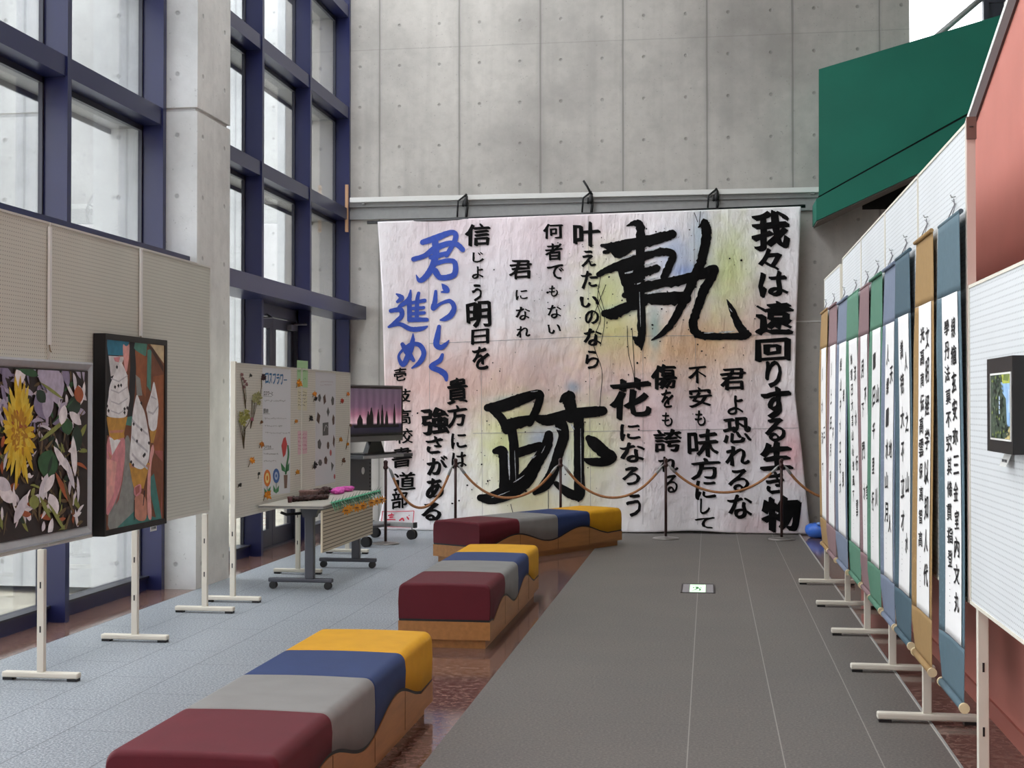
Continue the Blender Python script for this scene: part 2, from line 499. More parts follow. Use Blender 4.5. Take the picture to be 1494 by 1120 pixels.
def curtain(name, y0, y1, mull, door=None):
    w = thing(name, '', '', ((XG), y0, 0), kind='structure')
    for y in mull:
        m = obj('mullion', box(XG - 0.015, XM, y, y + 0.06, 0, 8.2), M_NAVY, w)
        obj('glazing_bead', box(XG - 0.02, XG + 0.012, y - 0.022, y, 0.06, 8.2), M_DARK, m)
    for z in TR[2:]:
        t = obj('transom', box(XG - 0.02, XM - 0.012, y0, y1, z - 0.07, z + 0.07), M_NAVY, w)
        obj('outer_ledge', box(XG - 0.3, XG - 0.02, y0, y1, z - 0.075, z - 0.02), M_STEEL, t)
        obj('ledge_lip', box(XG - 0.315, XG - 0.3, y0, y1, z - 0.115, z + 0.0), M_DARK, t)
        obj('glazing_bead', box(XG - 0.02, XG + 0.012, y0, y1, z - 0.115, z - 0.07), M_DARK, t)
    obj('head_beam', box(XG - 0.02, -4.185, y0, y1, 2.545, 2.706), M_NAVY, w)
    ys = [y0] + [y for y in mull] + [y1]
    zs = [0.0] + TR[1:] + [8.2]
    for a, b in zip(ys, ys[1:]):
        if b - a < 0.15: continue
        for c, d in zip(zs, zs[1:]):
            if door and c == 0.0 and abs(a - door) < 0.1: continue
            obj('glass_pane', box(XG - 0.006, XG, a + 0.002, b - 0.002, c + 0.075, d - 0.075), M_GLASS, w)
        if not (door and abs(a - door) < 0.1):
            s = obj('sill_rail', box(XG - 0.06, -4.51, a, b, 0, 0.1), M_NAVY, w)
            obj('sill_cover', box(XG - 0.05, -4.49, a, b, 0.1, 0.115), M_DARK, s)
    return w


curtain('window_1', -4.2, 10.49, [-2.72, -1.08, 0.56, 2.2, 3.84, 5.48, 7.12, 8.76, 10.41])
W2 = curtain('window_2', 11.25, YB, [12.86, 14.49, YB - 0.065], door=12.86)
# granite door-sill strip is part of the floor; double doors in the middle bay
DY0, DY1 = 12.92, 14.49
dr = thing('door_1', '', '', (XG, DY0, 0), kind='structure')
bm = bmesh.new()
add_box(bm, XG - 0.05, XG + 0.05, DY0, DY0 + 0.07, 0, 2.54); add_box(bm, XG - 0.05, XG + 0.05, DY1 - 0.07, DY1, 0, 2.54); add_box(bm, XG - 0.05, XG + 0.05, DY0, DY1, 2.42, 2.54)
add_box(bm, XG - 0.05, XG + 0.05, DY0, DY1, 0, 0.022)
obj('door_frame', bm, M_DARK, dr)
for a, b in ((DY0 + 0.07, (DY0 + DY1) / 2 - 0.004), ((DY0 + DY1) / 2 + 0.004, DY1 - 0.07)):
    bm = bmesh.new()
    add_box(bm, XG - 0.02, XG + 0.02, a, a + 0.1, 0.02, 2.41); add_box(bm, XG - 0.02, XG + 0.02, b - 0.1, b, 0.02, 2.41)
    add_box(bm, XG - 0.02, XG + 0.02, a + 0.1, b - 0.1, 0.02, 0.2); add_box(bm, XG - 0.02, XG + 0.02, a + 0.1, b - 0.1, 2.3, 2.41)
    lf = obj('door_leaf', bm, M_DARK, dr)
    obj('glass_pane', box(XG - 0.004, XG + 0.004, a + 0.1, b - 0.1, 0.2, 2.3), M_GLASS, lf)
    hy = b - 0.05 if a < 13.5 else a + 0.05
    obj('pull_handle', tube([(XG + 0.02, hy, 0.85), (XG + 0.06, hy, 0.86), (XG + 0.06, hy, 1.19), (XG + 0.02, hy, 1.2)], 0.011, 8), M_STEEL, lf)
    bm = bmesh.new()
    hy = a + 0.12 if a < 13.5 else b - 0.12
    add_box(bm, XG + 0.02, XG + 0.07, hy - 0.11, hy + 0.11, 2.31, 2.37); add_tube(bm, [(XG + 0.06, hy, 2.375), (XG + 0.16, hy + 0.14, 2.385), (XG + 0.05, hy + 0.3, 2.43)], 0.011, 6)
    obj('door_closer', bm, mat('closer_grey', '6f7078', 0.4, metal=0.4), dr)

# bright opening beyond the right end of the back wall
W3 = thing('window_3', '', '', (XE, YB + 0.2, 4.9), kind='structure')
obj('glass_pane', box(XE, 6.0, YB + 0.2, YB + 0.21, 4.9, 8.2), M_GLASS, W3)
a, b = at_y(1370, 50, YB + 0.12), at_y(1436, -6, YB + 0.12)
obj('sloping_rail', tube([a - (b - a) * 0.15, b + (b - a) * 0.3], 0.035, 10), M_STEEL, W3)
p0, p1 = at_y(1434, 28, YB + 0.1), at_y(1500, -60, YB + 0.1)
bm = bmesh.new()
add_box(bm, p0.x, p0.x + 0.06, YB + 0.05, YB + 0.15, 4.9, 8.2)
add_box(bm, p0.x + 0.06, 4.4, YB + 0.08, YB + 0.12, 4.9, at_y(1440, 2, YB).z)
add_box(bm, p0.x + 0.06, 4.4, YB + 0.06, YB + 0.13, at_y(1440, 2, YB).z, at_y(1440, -3, YB).z)
obj('frame', bm, mat('slate_frame', '3c3e49', 0.5), W3)
bm = bmesh.new()
for u, v, w in ((1467, 6, 2.2), (1472, 7, 2.4), (1477, 4, 2.4), (1481, 5, 1.8)):
    q = at_y(u, v, YB + 0.07); s = w * 0.0084
    add_lathe(bm, [(s, 0), (s, s * 2.4)], (q.x, q.y, q.z - s))
obj('white_mark', bm, M_WHITE, W3)
# ------------------------------------------------------------------ lettering helpers
GL = {}


def glyph(ch):
    """outline of a character as triangles in a unit box (0..1, y down)"""
    if ch in GL: return GL[ch]
    cu = bpy.data.curves.new('glyph', 'FONT'); cu.body = ch; cu.resolution_u = 3
    o = bpy.data.objects.new('glyph', cu); C.objects.link(o)
    bpy.context.view_layer.update()
    dg = bpy.context.evaluated_depsgraph_get()
    e = o.evaluated_get(dg); me = e.to_mesh(); me.calc_loop_triangles()
    vs = [Vector((v.co.x, v.co.y)) for v in me.vertices]
    tr = [tuple(t.vertices) for t in me.loop_triangles]
    e.to_mesh_clear(); bpy.data.objects.remove(o); bpy.data.curves.remove(cu)
    x0, x1 = min(v.x for v in vs), max(v.x for v in vs); y0, y1 = min(v.y for v in vs), max(v.y for v in vs)
    w, h = max(x1 - x0, 1e-4), max(y1 - y0, 1e-4)
    GL[ch] = ([((v.x - x0) / w, (y1 - v.y) / h) for v in vs], tr)
    return GL[ch]


def add_glyph(bm, ch, cx, cy, w, h, fn, slant=0.13, nib=0.075, copies=3, lean=0.0, wob=0.02, mi=0):
    """brush-like lettering: the outline swept by a broad nib, slanting up to the right; fn maps page (x, y down) to space"""
    pts, tri = glyph(ch)
    s = R.random() * 50
    k = 1.0 / (1 + slant * 0.6)
    for c in range(copies):
        t = (c / (copies - 1) - 0.5) * nib if copies > 1 else 0
        vs = []
        for x, y in pts:
            X, Y = x - 0.5, (y - 0.5)
            Y = (Y - X * slant) * k
            X = X + lean * Y
            X += wob * noise.noise((x * 3 + s, y * 3, 0)) + t * (0.9 + 0.5 * noise.noise((s, x * 2, y * 2)))
            Y += wob * noise.noise((x * 3, y * 3 + s, 5)) + t * 0.55
            vs.append(bm.verts.new(fn(cx + X * w, cy + Y * h)))
        for a, b, d in tri:
            try: bm.faces.new((vs[a], vs[b], vs[d])).material_index = mi
            except ValueError: pass


def catmull(p, n=6):
    out = []
    for i in range(len(p) - 1):
        a = p[max(i - 1, 0)]; b = p[i]; c = p[i + 1]; d = p[min(i + 2, len(p) - 1)]
        for k in range(n):
            t = k / n
            out.append(tuple(0.5 * (2 * b[j] + (c[j] - a[j]) * t + (2 * a[j] - 5 * b[j] + 4 * c[j] - d[j]) * t * t + (3 * b[j] - a[j] - 3 * c[j] + d[j]) * t ** 3) for j in range(3)))
    out.append(tuple(p[-1]))
    return out


def add_brush(bm, pts, fn, rough=0.06, soft=True, mi=0):
    """one brush stroke given as (x, y, width) points on the page"""
    p = catmull(pts, 7)
    s = R.random() * 90
    L, Rr = [], []
    for i, (x, y, w) in enumerate(p):
        a = p[max(i - 1, 0)]; b = p[min(i + 1, len(p) - 1)]
        dx, dy = b[0] - a[0], b[1] - a[1]; l = math.hypot(dx, dy) or 1
        nx, ny = -dy / l, dx / l
        w = max(w, 1e-4)
        w1 = w / 2 * (1 + rough * 2.2 * noise.noise((s + i * 0.9, 0, 0))); w2 = w / 2 * (1 + rough * 2.2 * noise.noise((s + i * 0.9, 9, 0)))
        L.append(bm.verts.new(fn(x + nx * w1, y + ny * w1))); Rr.append(bm.verts.new(fn(x - nx * w2, y - ny * w2)))
    for i in range(len(p) - 1):
        bm.faces.new((L[i], L[i + 1], Rr[i + 1], Rr[i])).material_index = mi
    for (x, y, w) in pts:                       # rounded joints and ends
        if w < 2.0: continue
        ring = [bm.verts.new(fn(x + w * 0.5 * (1 + rough * noise.noise((s, k * 1.3, 2))) * math.cos(2 * PI * k / 14), y + w * 0.5 * (1 + rough * noise.noise((s, k * 1.3, 7))) * math.sin(2 * PI * k / 14))) for k in range(14)]
        bm.faces.new(ring).material_index = mi


def face_front(bm, toward):
    bm.normal_update()
    t = Vector(toward)
    for f in bm.faces:
        if f.normal.dot(t) < 0: f.normal_flip()


def add_flat(bm, pts, fn, mi=0):
    vs = [bm.verts.new(fn(x, y)) for x, y in pts]
    try: bm.faces.new(vs).material_index = mi
    except ValueError: pass


def fine(bm, maxlen, times=3):
    for _ in range(times):
        e = [x for x in bm.edges if x.calc_length() > maxlen]
        if not e: break
        bmesh.ops.subdivide_edges(bm, edges=e, cuts=1)
        bmesh.ops.triangulate(bm, faces=[f for f in bm.faces if len(f.verts) > 4])


# ------------------------------------------------------------------ the calligraphy banner
LEFT = [(300, 550.5), (325, 551), (420, 557), (560, 561), (720, 560), (745, 556), (776, 549)]
RIGHT = [(290, 1168.5), (301, 1168.5), (400, 1165), (480, 1161.5), (530, 1160.5), (570, 1160), (600, 1163), (660, 1170), (720, 1176), (778, 1182.5)]
TOP = lambda u: 323.5 + (u - 551) * (301 - 323.5) / (1168 - 551)
BOT = lambda u: 773 + (u - 549) * (778.5 - 773) / (1182 - 549) - 3.0 * math.exp(-((u - 1000) / 40) ** 2)


def interp(tab, v):
    for (a, x), (b, y) in zip(tab, tab[1:]):
        if v <= b: return x + (y - x) * max(0, (v - a)) / (b - a)
    return tab[-1][1]


def drape(u, v):
    t = (v - 310) / 466
    Y = 15.96 + (0.1 * (u - 860) / 300 - 0.13) * max(t, 0) ** 1.3
    Y += 0.016 * math.sin(u / 34 + v / 300) + 0.012 * math.sin(u / 17 + 1.3 + v / 190) * (0.4 + t) + 0.02 * math.sin(v / 70 + u / 160)
    Y += 0.008 * noise.noise((u / 30, v / 45, 0)) + 0.004 * noise.noise((u / 11, v / 15, 3))
    return Y


def S(u, v, off=0.0):
    p = at_y(u, v, drape(u, v) - off)
    if p.z < 0.006: p.z = 0.006 + off
    return p


WASH = [  # pastel washes soaked into the paper: centre, radii, colour, strength
    (660, 330, 70, 70, 'd9b9c2', 0.5), (820, 345, 120, 80, 'e2bcc6', 0.55), (610, 430, 60, 90, 'd8bfc2', 0.5),
    (640, 560, 110, 60, 'e39f90', 0.6), (740, 560, 130, 70, 'd9a996', 0.65), (880, 570, 110, 60, 'dcaab0', 0.55), (960, 515, 130, 40, 'e0a85c', 0.7),
    (1040, 490, 80, 50, 'e2a24a', 0.7), (1065, 400, 40, 80, 'c9d873', 0.85), (885, 430, 40, 60, 'd6de82', 0.85), (900, 480, 50, 35, 'e0d67c', 0.7),
    (740, 650, 50, 60, 'dde58a', 0.85), (860, 650, 60, 70, 'd9e290', 0.8), (790, 730, 90, 40, 'e6dd94', 0.75), (760, 610, 40, 30, 'e3e0a0', 0.6),
    (790, 640, 25, 22, 'a9bfe6', 0.7), (815, 690, 20, 50, 'b9c6e0', 0.6), (985, 370, 28, 30, 'a8c2ea', 0.75), (1000, 395, 24, 12, '86a8ea', 0.8), (1020, 345, 14, 40, 'a9cbe6', 0.6),
    (955, 480, 10, 40, '8fb0ac', 0.9), (905, 452, 26, 7, '8fb5ae', 0.8), (748, 583, 34, 7, '9fb4b8', 0.8), (836, 565, 11, 9, '95a7bb', 0.9),
    (1110, 470, 60, 60, 'dfb9b5', 0.6), (1060, 610, 130, 60, 'd9b4b9', 0.55), (1155, 660, 22, 40, 'e79aa2', 0.75), (1000, 690, 120, 60, 'dccdd8', 0.5), (1110, 765, 60, 20, 'dba9b0', 0.5),
    (600, 640, 50, 60, 'e8b3a6', 0.45), (940, 620, 40, 60, 'd9a9ac', 0.5), (1030, 560, 70, 30, 'd9b6a2', 0.5), (730, 420, 90, 60, 'cfcad3', 0.4),
]


def banner_mat():
    k = NT('painted_paper')
    at = k.n('ShaderNodeVertexColor', layer_name='wash')
    co = k.coord()
    n = k.noise(co, 5.0, 6, 0.65)
    k.l(k.mix(k.math('MULTIPLY', n, 0.14), at.outputs[0], hexc('cfcbcc')), k.b.inputs['Base Color'])
    k.b.inputs['Roughness'].default_value = 0.75
    mp = k.n('ShaderNodeMapping'); k.l(co, mp.inputs[0]); mp.inputs['Scale'].default_value = (1.6, 1, 0.55)
    w1 = k.noise(mp.outputs[0], 2.2, 5, 0.6)
    cre = k.math('ABSOLUTE', k.math('SUBTRACT', w1, 0.5))
    k.bump(k.math('ADD', k.math('MULTIPLY', cre, -1.2), k.math('MULTIPLY', k.noise(co, 9.0, 4), 0.35)), 0.6, 0.07)
    return k.m


def build_banner():
    root = thing('calligraphy_banner', 'huge white paper banner of black and blue brush calligraphy hanging on the concrete back wall', 'banner', (-1.3, 15.9, 0))
    NU, NV = 230, 190
    bm = bmesh.new(); grid = []; wash = []
    cols = [(x, y, rx, ry, hexc(c), s) for x, y, rx, ry, c, s in WASH]
    base = hexc('fbf8fb')
    for j in range(NV + 1):
        row = []
        for i in range(NU + 1):
            s = i / NU; t = j / NV
            u = 551 + s * 617
            v0, v1 = TOP(u), BOT(u)
            v = v0 + (v1 - v0) * t
            l, r = interp(LEFT, v), interp(RIGHT, v)
            u = l + (r - l) * s
            row.append(bm.verts.new(S(u, v)))
            c = list(base[:3])
            for x, y, rx, ry, cc, st in cols:
                d = ((u - x) / rx) ** 2 + ((v - y) / ry) ** 2
                if d < 9:
                    d *= 1 + 0.5 * noise.noise((u / 14, v / 14, x))
                    w = 0.95 * st * math.exp(-d * 1.1)
                    c = [a + (b - a) * w for a, b in zip(c, cc)]
            wash.append(c)
        grid.append(row)
    for A, B in zip(grid, grid[1:]):
        for i in range(NU):
            f = bm.faces.new((A[i], B[i], B[i + 1], A[i + 1])); f.smooth = True
    bm.verts.index_update()
    lay = bm.loops.layers.float_color.new('wash')
    for f in bm.faces:
        for lp in f.loops: lp[lay] = tuple(wash[lp.vert.index]) + (1,)
    sh = obj('paper_sheet', bm, banner_mat(), root)
    sm = sh.modifiers.new('thickness', 'SOLIDIFY'); sm.thickness = 0.0015; sm.offset = -1
    # pasted seams between the sheets of paper
    bm = bmesh.new()
    def seam(p, q, w=0.7):
        n = 60
        for i in range(n):
            a = [p[0] + (q[0] - p[0]) * i / n, p[1] + (q[1] - p[1]) * i / n]; b = [p[0] + (q[0] - p[0]) * (i + 1) / n, p[1] + (q[1] - p[1]) * (i + 1) / n]
            if abs(q[0] - p[0]) > abs(q[1] - p[1]): o = (0, w / 2)
            else: o = (w / 2, 0)
            bm.faces.new([bm.verts.new(S(x, y, 0.004)) for x, y in ((a[0] - o[0], a[1] - o[1]), (b[0] - o[0], b[1] - o[1]), (b[0] + o[0], b[1] + o[1]), (a[0] + o[0], a[1] + o[1]))])
    seam((626, 501), (860, 491)); seam((860, 491), (1160, 488)); seam((690, 632), (1000, 627)); seam((1000, 627), (1165, 624))
    for u0, u1 in ((625, 628), (700, 704), (858, 862), (1012, 1018), (938, 938)): seam((u0, TOP(u0) + 3), (u1, 765), 0.5)
    face_front(bm, (0, -1, 0))
    obj('paper_seam', bm, mat('seam_grey', '9d999b', 0.8), root)

    ink = mat('black_ink', '060506', 0.7, var=0.3, scale=15, spec=0.15)
    blue = mat('blue_ink', '2a4bb0', 0.5, var=0.12, scale=25)
    fn = lambda x, y: S(x, y, 0.011)

    def finish(name, bm, m, label):
        fine(bm, 0.09); face_front(bm, (0, -1, 0)); return obj(name, bm, m, root, label=label)

    def column(chars, label, nib=0.09, slant=0.1, m=ink):
        bm = bmesh.new()
        for ch, cx, cy, w, h in chars:
            add_glyph(bm, ch, cx, cy, w * 0.93, h * 0.95, fn, slant=slant, nib=nib, copies=4, wob=0.05)
        finish('lettering', bm, m, label)

    column([('我', 1124.7, 336, 56, 59), ('々', 1123, 379, 34, 36), ('は', 1128.6, 414.4, 42, 39), ('遠', 1129.7, 464, 55, 52), ('回', 1127.5, 510.4, 50, 35), ('り', 1128.5, 545, 24, 42),
            ('す', 1132, 588, 43, 48), ('る', 1131, 627, 31, 36), ('生', 1133, 664.6, 47, 44), ('き', 1131, 704, 27, 34), ('物', 1139.6, 749, 56, 56)], 'black line of writing at the far right', 0.12)
    column([('君', 1069, 553, 39, 34), ('よ', 1073, 591, 24, 30), ('恐', 1075.5, 628, 43, 40), ('れ', 1076, 664.5, 37, 32), ('る', 1078, 701, 31, 35), ('な', 1080, 738, 36, 38)], 'black line beginning below the hook of the upper large character', 0.08)
    column([('不', 1017.5, 547, 27, 27), ('安', 1021.6, 579, 34, 31), ('も', 1021.6, 610, 16, 25), ('味', 1026, 646.5, 46, 45), ('方', 1029, 683.6, 44, 33), ('に', 1029.7, 714, 31, 30), ('し', 1028.6, 738, 15, 24), ('て', 1028, 763, 30, 18)], 'black line third from the right', 0.08)
    column([('傷', 969, 549.6, 38, 39), ('を', 973.4, 582, 18, 30), ('も', 973.4, 611.7, 16, 23), ('誇', 974.6, 642.5, 42, 36), ('れ', 975, 676.7, 30, 24), ('る', 979, 705.7, 20, 28)], 'black line behind the middle rope post', 0.08)
    column([('花', 920, 581.5, 62, 62), ('に', 919.5, 630, 30, 26), ('な', 923, 660, 37, 32), ('ろ', 921, 694, 27, 28), ('う', 924.7, 737, 23, 35)], 'black line right of the lower large character', 0.09)
    column([('叶', 855.7, 342.3, 40, 40), ('え', 859, 377, 22, 26), ('た', 860, 407.5, 24, 27), ('い', 860, 440, 28, 18), ('の', 863.4, 462.7, 21, 22), ('な', 865, 491.5, 27, 28), ('ら', 864, 524, 20, 29)], 'black line left of the upper large character', 0.09)
    column([('何', 806.7, 337, 30, 24), ('者', 807.8, 367, 27, 27), ('で', 810.7, 397, 25, 23), ('も', 807.4, 424.5, 14, 18), ('な', 808.9, 454.3, 21, 21), ('い', 808.9, 479.7, 20, 15)], 'small black line in the upper middle', 0.07)
    column([('君', 759.5, 393, 35, 29), ('に', 761, 429.6, 18, 16), ('な', 762.8, 457, 22, 21), ('れ', 763.6, 483.7, 21, 18)], 'short black line in the upper middle', 0.07)
    column([('信', 697.7, 342.3, 37, 35), ('じ', 697.7, 375, 17, 17), ('よ', 697, 397.6, 17, 19), ('う', 695.8, 426.7, 15, 27), ('明', 698.4, 459, 37, 40), ('日', 700.6, 491, 26, 24), ('を', 701.7, 521.8, 26, 37)], 'black line beside the blue writing', 0.09)
    column([('貴', 667.5, 570, 31, 40.5), ('方', 667, 607, 29, 34), ('に', 669.4, 642.8, 23, 25), ('は', 670, 671, 22, 25)], 'black line behind the second rope post', 0.08)
    column([('強', 635, 614, 41, 42), ('さ', 633.7, 649, 24, 27), ('が', 638, 679, 31, 29), ('あ', 634.6, 712, 26, 32), ('る', 629, 746.7, 29, 28)], 'thick black line at the lower left', 0.12)
    column([('壱', 583.8, 546, 19, 20.6), ('岐', 587, 577, 25, 22), ('高', 589, 608, 22, 24), ('校', 590, 636, 26, 24), ('書', 586, 666.5, 30, 32), ('道', 590, 702, 34, 29), ('部', 583, 729, 25, 27)], 'small black line at the far left beside the television', 0.06)

    def strokes(ox, oy, sc, lst, name, m, label, rough=0.05, fat=1.08):
        bm = bmesh.new()
        for st in lst: add_brush(bm, [(ox + x / sc, oy + y / sc, w * fat / sc) for x, y, w in st], fn, rough)
        finish(name, bm, m, label)

    strokes(860, 300, 5.092, [
        [(90, 295, 22), (170, 305, 60), (250, 298, 82), (400, 270, 80), (520, 240, 78), (615, 212, 62)], [(170, 330, 40), (220, 360, 60), (300, 330, 30)],
        [(278, 150, 10), (340, 130, 45), (378, 165, 62), (378, 400, 62), (384, 700, 56), (388, 950, 58), (386, 1075, 8)], [(322, 975, 10), (360, 1005, 55), (385, 1050, 22)],
        [(70, 510, 40), (150, 470, 52), (300, 425, 85), (430, 368, 58), (540, 342, 58), (620, 362, 52), (595, 440, 55), (555, 530, 55)],
        [(225, 450, 50), (270, 560, 70), (310, 650, 90)], [(300, 500, 90), (420, 490, 60), (500, 465, 55)], [(330, 470, 100), (330, 700, 110)],
        [(390, 610, 80), (540, 575, 62), (650, 560, 74), (790, 515, 56)], [(115, 800, 55), (180, 802, 84), (260, 762, 76), (400, 720, 62)], [(260, 665, 40), (420, 690, 70), (560, 690, 92), (710, 685, 90)],
        [(846, 95, 8), (856, 130, 60), (868, 180, 70), (866, 250, 68), (835, 400, 66), (795, 500, 70), (740, 620, 62), (690, 730, 60), (620, 860, 52), (540, 950, 38), (458, 1000, 8)], [(810, 160, 10), (850, 130, 40)],
        [(790, 515, 66), (860, 500, 76), (930, 465, 52), (915, 520, 60), (850, 630, 68), (808, 750, 62), (770, 870, 62), (800, 950, 58), (910, 970, 50), (1050, 970, 46), (1150, 968, 52), (1190, 955, 30)],
        [(1160, 955, 66), (1105, 880, 54), (1062, 780, 44), (1020, 695, 6)], [(110, 345, 26), (140, 340, 30)],
    ], 'large_character', ink, 'large black character at the upper right', 0.16, 1.06)
    strokes(690, 550, 5.6, [
        [(120, 250, 60), (250, 232, 92), (400, 178, 88), (535, 135, 62), (545, 180, 62), (512, 280, 62), (462, 375, 56)], [(150, 255, 60), (235, 340, 66), (275, 430, 70)],
        [(290, 385, 80), (380, 370, 92), (465, 345, 66)], [(312, 400, 72), (335, 560, 72), (335, 780, 74), (320, 900, 84)], [(350, 625, 72), (450, 592, 72), (545, 560, 60)],
        [(180, 605, 44), (240, 605, 78), (258, 720, 78), (260, 900, 86)], [(60, 985, 52), (150, 990, 92), (300, 930, 124), (430, 835, 124), (520, 700, 92), (600, 560, 86), (620, 470, 66)],
        [(706, 205, 10), (765, 170, 90), (800, 250, 92), (800, 330, 84)], [(780, 108, 10), (790, 160, 90)], [(540, 340, 62), (620, 350, 88), (800, 302, 84), (1000, 282, 82), (1062, 275, 70)],
        [(862, 330, 82), (866, 500, 78), (866, 750, 78), (872, 950, 82), (862, 1012, 16)], [(680, 870, 40), (780, 945, 72), (860, 975, 70)],
        [(720, 390, 96), (742, 480, 82), (700, 620, 78), (650, 780, 82), (590, 880, 82), (505, 945, 36)], [(945, 500, 52), (985, 535, 92), (1080, 620, 92), (1135, 652, 80), (1080, 690, 72), (965, 690, 58), (905, 668, 18)],
    ], 'large_character', ink, 'large black character in the lower middle', 0.06)
    strokes(540, 290, 6.786, [
        [(520, 430, 50), (650, 388, 62), (800, 332, 48), (848, 362, 50), (825, 440, 46), (755, 560, 40)], [(430, 597, 45), (540, 562, 46), (640, 492, 58), (780, 440, 50), (860, 452, 50), (915, 502, 48)],
        [(640, 395, 62), (650, 540, 62), (620, 660, 60), (555, 765, 56), (490, 808, 42), (455, 750, 6)], [(600, 580, 40), (680, 560, 46), (755, 540, 42)],
        [(630, 645, 44), (760, 612, 42), (838, 632, 48), (830, 750, 54), (700, 780, 52), (645, 715, 60)],
        [(708, 838, 6), (742, 880, 54), (765, 912, 38), (700, 922, 12)], [(650, 915, 28), (642, 1015, 46), (625, 1085, 44), (700, 1035, 28), (790, 1012, 40), (832, 1075, 46), (800, 1150, 54), (740, 1188, 44), (688, 1200, 12)],
    ], 'blue_lettering', blue, 'blue brush characters of the right hand blue line', 0.05)
    strokes(540, 440, 6.786, [
        [(682, 245, 34), (665, 350, 54), (655, 425, 54), (700, 452, 50), (750, 420, 34), (782, 378, 8)], [(715, 525, 30), (690, 580, 44), (605, 642, 46), (690, 682, 54), (742, 722, 54), (755, 775, 28)],
        [(255, -80, 12), (312, -40, 48), (270, 0, 28)], [(205, 90, 38), (300, 80, 48), (312, 140, 44), (262, 190, 38), (180, 250, 16)], [(185, 250, 20), (290, 222, 38), (400, 270, 44), (500, 268, 44), (565, 245, 18)],
        [(402, -112, 16), (380, -20, 46), (300, 40, 36), (272, 62, 14)], [(388, -10, 46), (390, 180, 44)], [(390, 15, 30), (540, -12, 36)], [(390, 70, 32), (530, 58, 30)], [(390, 122, 32), (535, 110, 32)], [(390, 178, 46), (560, 178, 38)], [(480, -85, 30), (465, 0, 40), (462, 180, 38)],
        [(425, 312, 8), (420, 400, 46), (390, 500, 52), (330, 620, 48), (285, 560, 28), (302, 500, 24), (400, 422, 34), (490, 430, 44), (532, 510, 46), (490, 600, 44), (408, 660, 12)], [(320, 422, 38), (370, 500, 60), (430, 580, 34)],
    ], 'blue_lettering', blue, 'blue brush characters of the left hand blue line', 0.05)
    # bare paper showing through the dry brush
    bm = bmesh.new(); f2 = lambda x, y: S(x, y, 0.0135)
    for ox, oy, sc, segs in ((860, 300, 5.092, [(410, 338, 520, 312, 10), (262, 502, 345, 480, 14), (335, 582, 382, 572, 8), (405, 548, 520, 532, 12), (430, 655, 560, 612, 16), (850, 945, 930, 938, 8), (960, 940, 1085, 930, 12), (230, 395, 345, 355, 14), (405, 440, 500, 415, 12), (372, 640, 380, 900, 5), (1040, 760, 1062, 790, 6)]),
                             (690, 550, 5.6, [(288, 600, 300, 840, 14), (470, 662, 516, 640, 14), (655, 405, 720, 432, 14), (340, 600, 352, 860, 5), (330, 860, 420, 800, 8), (150, 985, 300, 930, 6), (470, 118, 530, 112, 6), (880, 420, 885, 900, 5), (800, 380, 830, 430, 14), (560, 620, 590, 560, 6)])):
        for x0, y0, x1, y1, w in segs:
            add_brush(bm, [(ox + x0 / sc, oy + y0 / sc, w * 0.4 / sc), (ox + (x0 + x1) / 2 / sc, oy + ((y0 + y1) / 2 + 3) / sc, w / sc), (ox + x1 / sc, oy + y1 / sc, w * 0.2 / sc)], f2, 0.35)
    finish('bare_streak', bm, mat('bare_paper', 'b9bcc0', 0.8, var=0.4, scale=60), 'pale dry-brush streaks inside the large characters')
    # ink splashes and runs
    bm = bmesh.new()
    for _ in range(420):
        cx, cy = R.choice(((930, 430), (800, 640), (1000, 450), (880, 380), (740, 660), (900, 520)))
        u, v = R.gauss(cx, 75), R.gauss(cy, 65)
        if 565 < u < 1155 and 330 < v < 745:
            r = abs(R.gauss(0, 0.55)) + 0.25
            add_flat(bm, [(u + r * math.cos(k * 1.05) * R.uniform(0.6, 1.5), v + r * math.sin(k * 1.05)) for k in range(6)], fn)
    for u0, v0, pts in ((878, 395, [(0, 0), (-6, 40), (4, 70), (-2, 110)]), (884, 415, [(0, 0), (-18, 45)]), (872, 420, [(0, 0), (12, 40)]), (915, 475, [(0, 0), (2, 40), (10, 75), (9, 110)]), (922, 478, [(0, 0), (4, 70), (3, 90)]), (870, 440, [(0, 0), (6, 25), (-4, 60), (8, 100), (6, 140), (4, 165)]), (1013, 310, [(0, 0), (5, 14)]), (1022, 308, [(0, 0), (-2, 20)]), (745, 735, [(0, 0), (5, 20)]), (800, 715, [(0, 0), (0, 30)])):
        add_brush(bm, [(u0 + a, v0 + b, 0.9) for a, b in pts], fn, 0.2)
    finish('ink_splash', bm, ink, None)
    # red seal
    bm = bmesh.new()
    for p, q in (((557, 746), (604, 745)), ((604, 745), (602, 768)), ((602, 769), (556, 767)), ((556, 767), (558, 746))):
        add_brush(bm, [p + (1.0,), ((p[0] + q[0]) / 2, (p[1] + q[1]) / 2 + 0.4, 1.0), q + (1.0,)], fn, 0.1)
    for st in ([(571, 748, 1.2), (573, 752, 1.2)], [(566, 752, 1.6), (571, 751, 2.5), (575, 751, 1.2)], [(569, 754.5, 2.5), (573, 754, 2)], [(565, 758, 2), (572, 757.5, 1.5), (577, 758, 1.5)], [(583, 759, 2), (587, 756, 2.4), (589, 759, 2)], [(594, 754, 2), (596, 757, 2.2)], [(596, 752, 1), (598, 751, 0.8)], [(566, 762, 1.5), (573, 764, 1.5)], [(586, 763, 1.6), (594, 764, 1.6)]):
        add_brush(bm, st, fn, 0.15)
    finish('red_seal', bm, mat('seal_red', 'd8304a', 0.6), 'red stamped seal frame in the bottom left corner')
    # pole through the top hem and its cords
    a, b = at_y(536, 324.6, 16.0), at_y(1175, 300.6, 16.0)
    obj('hanging_pole', tube([a, b], 0.021, 10), mat('black_pole', '15151a', 0.4), root)
